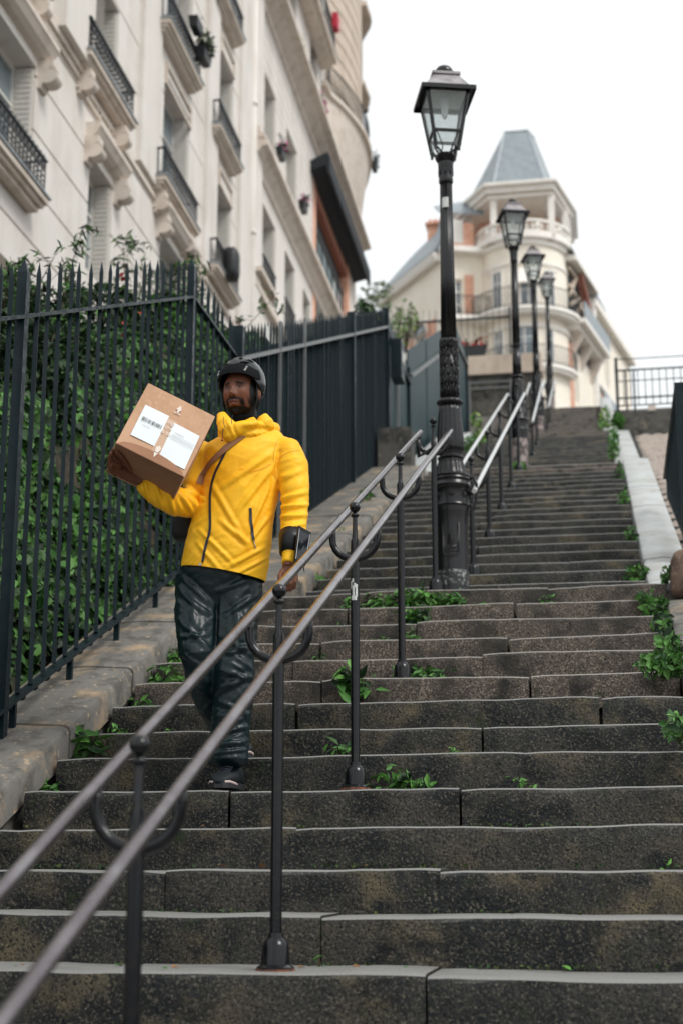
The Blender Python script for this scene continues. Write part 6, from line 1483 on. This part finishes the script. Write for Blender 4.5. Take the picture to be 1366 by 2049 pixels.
# ivy clothing the bank behind the railings
bank = MB(); B_ = [(3.2, -.8), (5, .2), (7, .9), (9, 1.6), (12, 2.9), (17, 4.7)]
vs = []
for y, z in B_:
    for (dx, dz) in ((-3.15, -.3), (-3.5, .5), (-3.8, 1.4), (-4.2, 1.75), (-7.4, 2.0)): vs.append((dx, y, z+dz))
bank.add(vs, [(i*5+j, (i+1)*5+j, (i+1)*5+j+1, i*5+j+1) for i in range(5) for j in range(4)])
tag(bank.build('garden_bank', 'soil'), kind='structure')
q = random.Random(3); P = []
while len(P) < 58000:
    y = q.uniform(3.6, 16.5); z0 = np.interp(y, [b[0] for b in B_], [b[1] for b in B_]); t = q.uniform(-.35, 1.75)
    x = np.interp(t, [-.3, .5, 1.4, 1.75], [-3.08, -3.42, -3.72, -4.1]); dep = noise.noise(Vector((y*1.3, t*1.5, 4)))*.30+noise.noise(Vector((y*4, t*4, 8)))*.10
    if noise.noise(Vector((y*2.6, t*3., 1.5))) > -.42 or q.random() < .35: P.append((x+dep+q.uniform(-.06, .04), y, z0+t))
leaves('ivy', P, .066, ['leaf_ivy', 'leaf_ivy', 'leaf_weed', 'leaf_ivy', 'leaf_dark'], at=(-3.6, 7, 1), normal=(.75, -.55, .35), jitter=.55, droop=1.2, kind='stuff', aspect=1.15)
def shrub(name, c, r, n, size, mats, label, seed, stems=5, cat='shrub', aspect=.7, droop=.3, group=None):
    base = Vector((c[0], c[1], c[2]-r[2])); s = empty(name, base, label, cat, group)
    leaves('foliage', cloud(c, r, n, seed), size, mats, s, aspect=aspect, droop=droop)
    m = MB(); q = random.Random(seed)
    for i in range(stems):
        e = Vector(c)+Vector((q.uniform(-.7, .7)*r[0], q.uniform(-.7, .7)*r[1], q.uniform(.1, .9)*r[2])); b = base+Vector((q.uniform(-.1, .1), q.uniform(-.1, .1), -.3))
        m.tube([b, b.lerp(e, .5)+Vector((q.uniform(-.1, .1), 0, .1)), e], [.018, .012, .005], 5)
    m.build('stems', 'stem', s); return s
shrub('shrub', (-4.1, 9.4, 3.25), (.5, .8, .6), 3800, .07, ['leaf_dark'], 'dense dark shrub above the ivy at the far left, behind the first thick post', 22)
shrub('shrub', (-4.5, 11.6, 4.1), (.5, .8, .6), 3600, .06, ['leaf_dark', 'leaf_ivy', 'leaf_dark'], 'dark shrub behind the railings just left of the corner post', 23)
shrub('shrub', (-4.3, 10.6, 3.80), (.6, 1.1, .65), 4200, .07, ['leaf_dark', 'leaf_ivy'], 'leafy shrub behind the level run of railings, left of the helmet', 24)
shrub('shrub', (-4.4, 12.8, 4.68), (.6, 1.2, .6), 4200, .075, ['leaf_dark', 'leaf_ivy', 'leaf_dark'], 'dark shrub seen between the corner post and the helmet', 25)
shrub('shrub', (-4.3, 14.8, 5.45), (.5, 1.2, .5), 3200, .08, ['leaf_dark', 'leaf_weed'], 'shrub behind the start of the close-set fence, above the helmet', 26)
P = [Vector((-3.85, 12.2+rnd.uniform(-.9, .9), 4.5+rnd.uniform(-.3, .4))) for _ in range(14)]
leaves('blossom', P, .05, ['red_flower'], at=(-3.8, 12.2, 4.5), kind=None); bl_ = bpy.data.objects['blossom']; tag(bl_, 'scattered red blossoms in the shrub near the corner post', 'flowers')
def bamboo(c, h, n, label, seed, spread=.5):
    b = empty('bamboo', c, label, 'bamboo'); q = random.Random(seed); m = MB(); P = []
    for i in range(n):
        p0 = Vector(c)+Vector((q.uniform(-.15, .15), q.uniform(-.2, .2), 0)); lean = Vector((q.uniform(-spread, spread), q.uniform(-spread, spread)*.8, 0)); hh = h*q.uniform(.6, 1.05)
        pts = [p0+lean*(t*t)+Vector((0, 0, hh*t-.15*t*t)) for t in (0, .25, .5, .75, 1)]; m.tube(pts, [.012, .01, .008, .006, .003], 5)
        for t_ in range(20):
            t = q.uniform(.3, 1.02); p = p0+lean*t*t+Vector((0, 0, hh*t-.15*t*t)); sd_ = Vector((q.gauss(0, 1), q.gauss(0, 1), q.uniform(-.1, .6))).normalized()
            e = p+sd_*q.uniform(.12, .42)*(1.2-t*.5); m.tube([p, e], .0025, 3)
            for k in range(7): P.append(p.lerp(e, q.uniform(.3, 1.1))+Vector((q.gauss(0, .03), q.gauss(0, .03), q.gauss(0, .03))))
    m.build('canes', 'stem', b); leaves('foliage', P, .10, ['leaf_weed', 'leaf_dark', 'leaf_ivy'], b, aspect=.28, droop=1.); return b
bamboo((-4.6, 11.3, 3.6), 2.0, 6, 'feathery bamboo rising above the railings at left of the corner post', 31, .45)
bamboo((-4.5, 10.1, 3.3), 1.35, 4, 'short bamboo shoots above the railings, left of the tall clump', 34, .5)
bamboo((-4.5, 15.6, 4.6), 2.4, 9, 'loose bamboo behind the fence corner, above the helmet', 32, 1.0)
bamboo((-4.6, 14.2, 4.3), 2.2, 6, 'bamboo sprays just right of the corner post, in front of the balcony', 33, .6)
shrub('shrub', tuple(V(735, 636, 18.4)), (.15, .6, .09), 380, .06, ['leaf_dark', 'leaf_ivy'], 'ivy tangled in the spikes at the far end of the close-set fence', 41, 3)
shrub('small_tree', tuple(V(797, 662, 31)), (.18, .4, .45), 170, .09, ['leaf_bright', 'leaf_weed'], 'airy yellow green sapling behind the green sheet fence', 42, 6, 'tree')
shrub('small_tree', tuple(V(812, 640, 33)), (.3, .4, .5), 110, .12, ['leaf_pale', 'leaf_bright'], 'pale sparse sapling against the cream corner building', 43, 7, 'tree')
shrub('small_tree', tuple(V(752, 600, 57)), (.8, .8, .8), 260, .2, ['leaf_pale'], 'hazy pale tree beyond the end of the tan building', 44, 6, 'tree')
# weeds on the steps, each clump found by its place in the photograph
def weed(c, r, h, n, size, label, seed, mats=('leaf_weed', 'leaf_weed', 'leaf_ivy'), lean=(0, 0), kind_='weed', aspect=.62):
    b = empty('weed', c, label, 'weed', 'weeds sprouting from the joints of the steps'); q = random.Random(seed); m = MB(); P = []
    ns = max(3, n//12)
    for i in range(ns):
        a = q.uniform(0, 2*PI); e = Vector(c)+Vector((math.cos(a)*r*q.random()**.5+lean[0]*h, math.sin(a)*r*.35*q.random()-.02+lean[1]*h, h*q.uniform(.3, 1)))
        b0 = Vector(c)+Vector(((e.x-c[0])*.5, .0, 0)); md = b0.lerp(e, .55)+Vector((0, 0, .02)); m.tube([b0, md, e], [.0028, .002, .0012], 4)
        for k in range(int(1.5*n/ns)): t = q.uniform(.25, 1); p = b0.lerp(e, t)+Vector((q.gauss(0, size*.5), q.gauss(0, size*.35), q.gauss(0, size*.3))); P.append(p)
    m.build('stems', 'stem', b); leaves('foliage', P, size*.8, list(mats), b, normal=(0, -.5, .9), jitter=.5, aspect=aspect); return b
def spot(px, k, dy=.0):      # on tread k of flight one, at the foot of riser k+1
    y, z = Y0+(k+1)*D1-.03+dy, Z0+k*R_; return (xat(px, y, z), y, z)
WD = [((90, 4), .12, .10, 40, .055, 'low clover-like weed by the left wall on the step below the man\'s shoe'),
      ((172, 5), .10, .20, 34, .11, 'broad-leaved plant at the left end of the step beside the stone coping'),
      ((150, 6), .06, .12, 20, .07, 'small leafy weed tucked against the left parapet above the broad-leaved plant'),
      ((245, 6), .06, .08, 16, .05, 'tiny tuft on the sixth step, left of the trousers'),
      ((285, 7), .07, .10, 26, .055, 'small weed under the larger clump, at the left end of the step'),
      ((315, 8), .20, .16, 120, .06, 'wide nettle clump at the left wall beside the man\'s knee'),
      ((330, 9), .13, .17, 90, .055, 'nettle clump directly above the wide one, against the left coping'),
      ((345, 6), .03, .05, 8, .04, 'tiny seedling below the nearer handrail, left of the trousers'),
      ((728, 7), .12, .22, 60, .095, 'big-leaved clump behind the second foreground post'),
      ((680, 5), .05, .10, 12, .07, 'two-leaf sprig left of the second foreground post'),
      ((815, 4), .12, .12, 46, .065, 'flat spreading weed on the dark step right of the second post'),
      ((905, 5), .03, .06, 12, .045, 'small sprig in the middle of the dark wet step'),
      ((1043, 4), .035, .07, 16, .04, 'small star-shaped sprig under the stone joint at right'),
      ((850, 8), .14, .10, 60, .07, 'creeping weed right of the third post, on the step below the big clump'),
      ((640, 9), .03, .10, 16, .045, 'fern-like sprig growing in the open joint'),
      ((830, 10), .06, .12, 26, .045, 'upright sprig between the steps right of the third post'),
      ((758, 10), .04, .12, 14, .04, 'thin stalk between the second and third posts'),
      ((700, 12), .05, .13, 30, .05, 'sprig in the joint near the top, behind the second post'),
      ((780, 12), .22, .14, 150, .075, 'long leafy patch left of the third post near the landing'),
      ((875, 12), .28, .18, 240, .08, 'largest leafy patch, in front of the foot of the nearest lamp'),
      ((830, 11), .12, .16, 90, .07, 'leafy patch spilling down beside the third post'),
      ((700, 11), .04, .06, 12, .04, 'small weed touching the second post near the torn sticker'),
      ((1095, 12), .05, .09, 24, .045, 'weed filling the joint right of the nearest lamp'),
      ((945, 12), .06, .06, 16, .05, 'few leaves at the right end of the largest patch'),
      ((640, 0), .015, .03, 5, .035, 'lone clover sprig on the riser in the foreground'),
      ((735, 4), .02, .04, 6, .04, 'tiny leaf beside the base of the second post'),
      ((1342, 2), .02, .03, 6, .03, 'tiny sprig at the right edge of the lower steps')]
for i, ((px, k), r, h, n, s, lb) in enumerate(WD): weed(spot(px, k), r, h, n, s, lb, 60+i)
def ivyclump(c, r, n, size, label, seed, mats=('leaf_ivy', 'leaf_weed')):
    b = empty('ivy_clump', c, label, 'ivy', 'ivy growing along the right-hand parapet'); leaves('foliage', cloud(c, (r[0], r[1]*1.3, r[2]), int(n*1.3), seed), size*.75, list(mats), b, normal=(-.5, -.7, .5), jitter=.6, aspect=.8)
    m = MB(); q = random.Random(seed)
    for i in range(6): m.tube([Vector(c)-Vector((0, 0, r[2])), Vector(c)+Vector((q.uniform(-1, 1)*r[0], -r[1]*.5, q.uniform(-.6, .9)*r[2]))], .003, 4)
    m.build('stems', 'stem', b); return b
for i, (px, py, y, r, n, s, lb) in enumerate((
    (1302, 1215, 9.15, (.12, .12, .10), 130, .075, 'nettle bush against the brown end stone at the top of the right parapet'), (1325, 1255, 8.55, (.07, .14, .09), 80, .065, 'ivy climbing the right parapet just under the nettle bush'),
    (1338, 1300, 7.95, (.07, .16, .10), 110, .075, 'ivy hanging down the right parapet at mid height'), (1322, 1335, 7.60, (.13, .08, .07), 90, .08, 'broad ivy leaves lying on the step at the right wall'),
    (1358, 1455, 6.45, (.07, .12, .06), 60, .06, 'ivy tuft cut by the right edge on the dark steps'), (1345, 1150, 9.6, (.08, .1, .06), 60, .06, 'ivy sprigs trailing over the brown end stone'),
    (1270, 1142, 10.6, (.09, .12, .08), 90, .07, 'weeds at the foot of the pale coping beyond the landing'), (1262, 1075, 12.2, (.05, .3, .06), 60, .06, 'green fringe in the gutter of the second flight'),
    (1246, 1000, 14.4, (.05, .4, .06), 60, .07, 'second green tuft up the gutter of the pale coping'), (1238, 955, 16.6, (.06, .5, .08), 90, .08, 'tufts near the top of the pale coping'),
    (1228, 900, 20.0, (.08, .8, .12), 130, .09, 'grassy fringe along the third flight'), (1212, 850, 25.6, (.12, .8, .2), 160, .11, 'bright grass where the third flight meets the upper parapet'),
    (1240, 842, 25.75, (.16, .12, .17), 160, .10, 'blue green bush on the dark retaining wall at upper right'), (1035, 938, 17.7, (.10, .12, .09), 110, .08, 'leafy weed at the foot of the second lamp'),
    (935, 886, 19.6, (.14, .35, .08), 90, .08, 'weeds on the third flight left of the rails'), (958, 858, 22.5, (.12, .7, .07), 90, .09, 'bright weeds beside the pale left coping of the third flight'),
    (695, 1085, 13.0, (.07, .35, .07), 120, .065, 'weeds along the left gutter of the second flight behind the U brackets'), (745, 1010, 15.0, (.07, .5, .08), 140, .075, 'weeds higher up the left gutter of the second flight'), (640, 1165, 10.9, (.06, .12, .06), 40, .06, 'small weed in the shade at the foot of the left coping'))):
    c = V(px, py, y); ivyclump(tuple(c), r, n, s, lb, 200+i, ('leaf_ivy', 'leaf_weed') if i < 10 else ('leaf_weed', 'leaf_bright') if 'bright' in lb else ('leaf_weed',))

P = []
q = random.Random(77)
for i in range(90):
    k = q.randint(-3, 12); P.append((q.uniform(-2.3, .25), Y0+k*D1+q.uniform(.06, D1-.03), Z0+k*R_+.008))
leaves('fallen_leaves', P, .028, ['dead_leaf', 'dead_leaf', 'leaf_weed'], at=(-1, 7, 0), normal=(0, -.1, 1), jitter=.25, kind='stuff')
P = []
for i in range(5200):      # moss and tiny clover in the corners where riser meets tread
    k = q.randint(-3, 12); x = q.uniform(-2.45, .34)
    if N(x*1.7, k*3.1, 2) > .12 or q.random() < .04: P.append((x, Y0+(k+1)*D1-q.uniform(-.004, .022), Z0+k*R_+q.uniform(.0, .014)))
leaves('moss', P, .014, ['moss_green', 'leaf_dark'], at=(-1, 7, 0), normal=(0, -.5, .8), jitter=.7, kind='stuff')
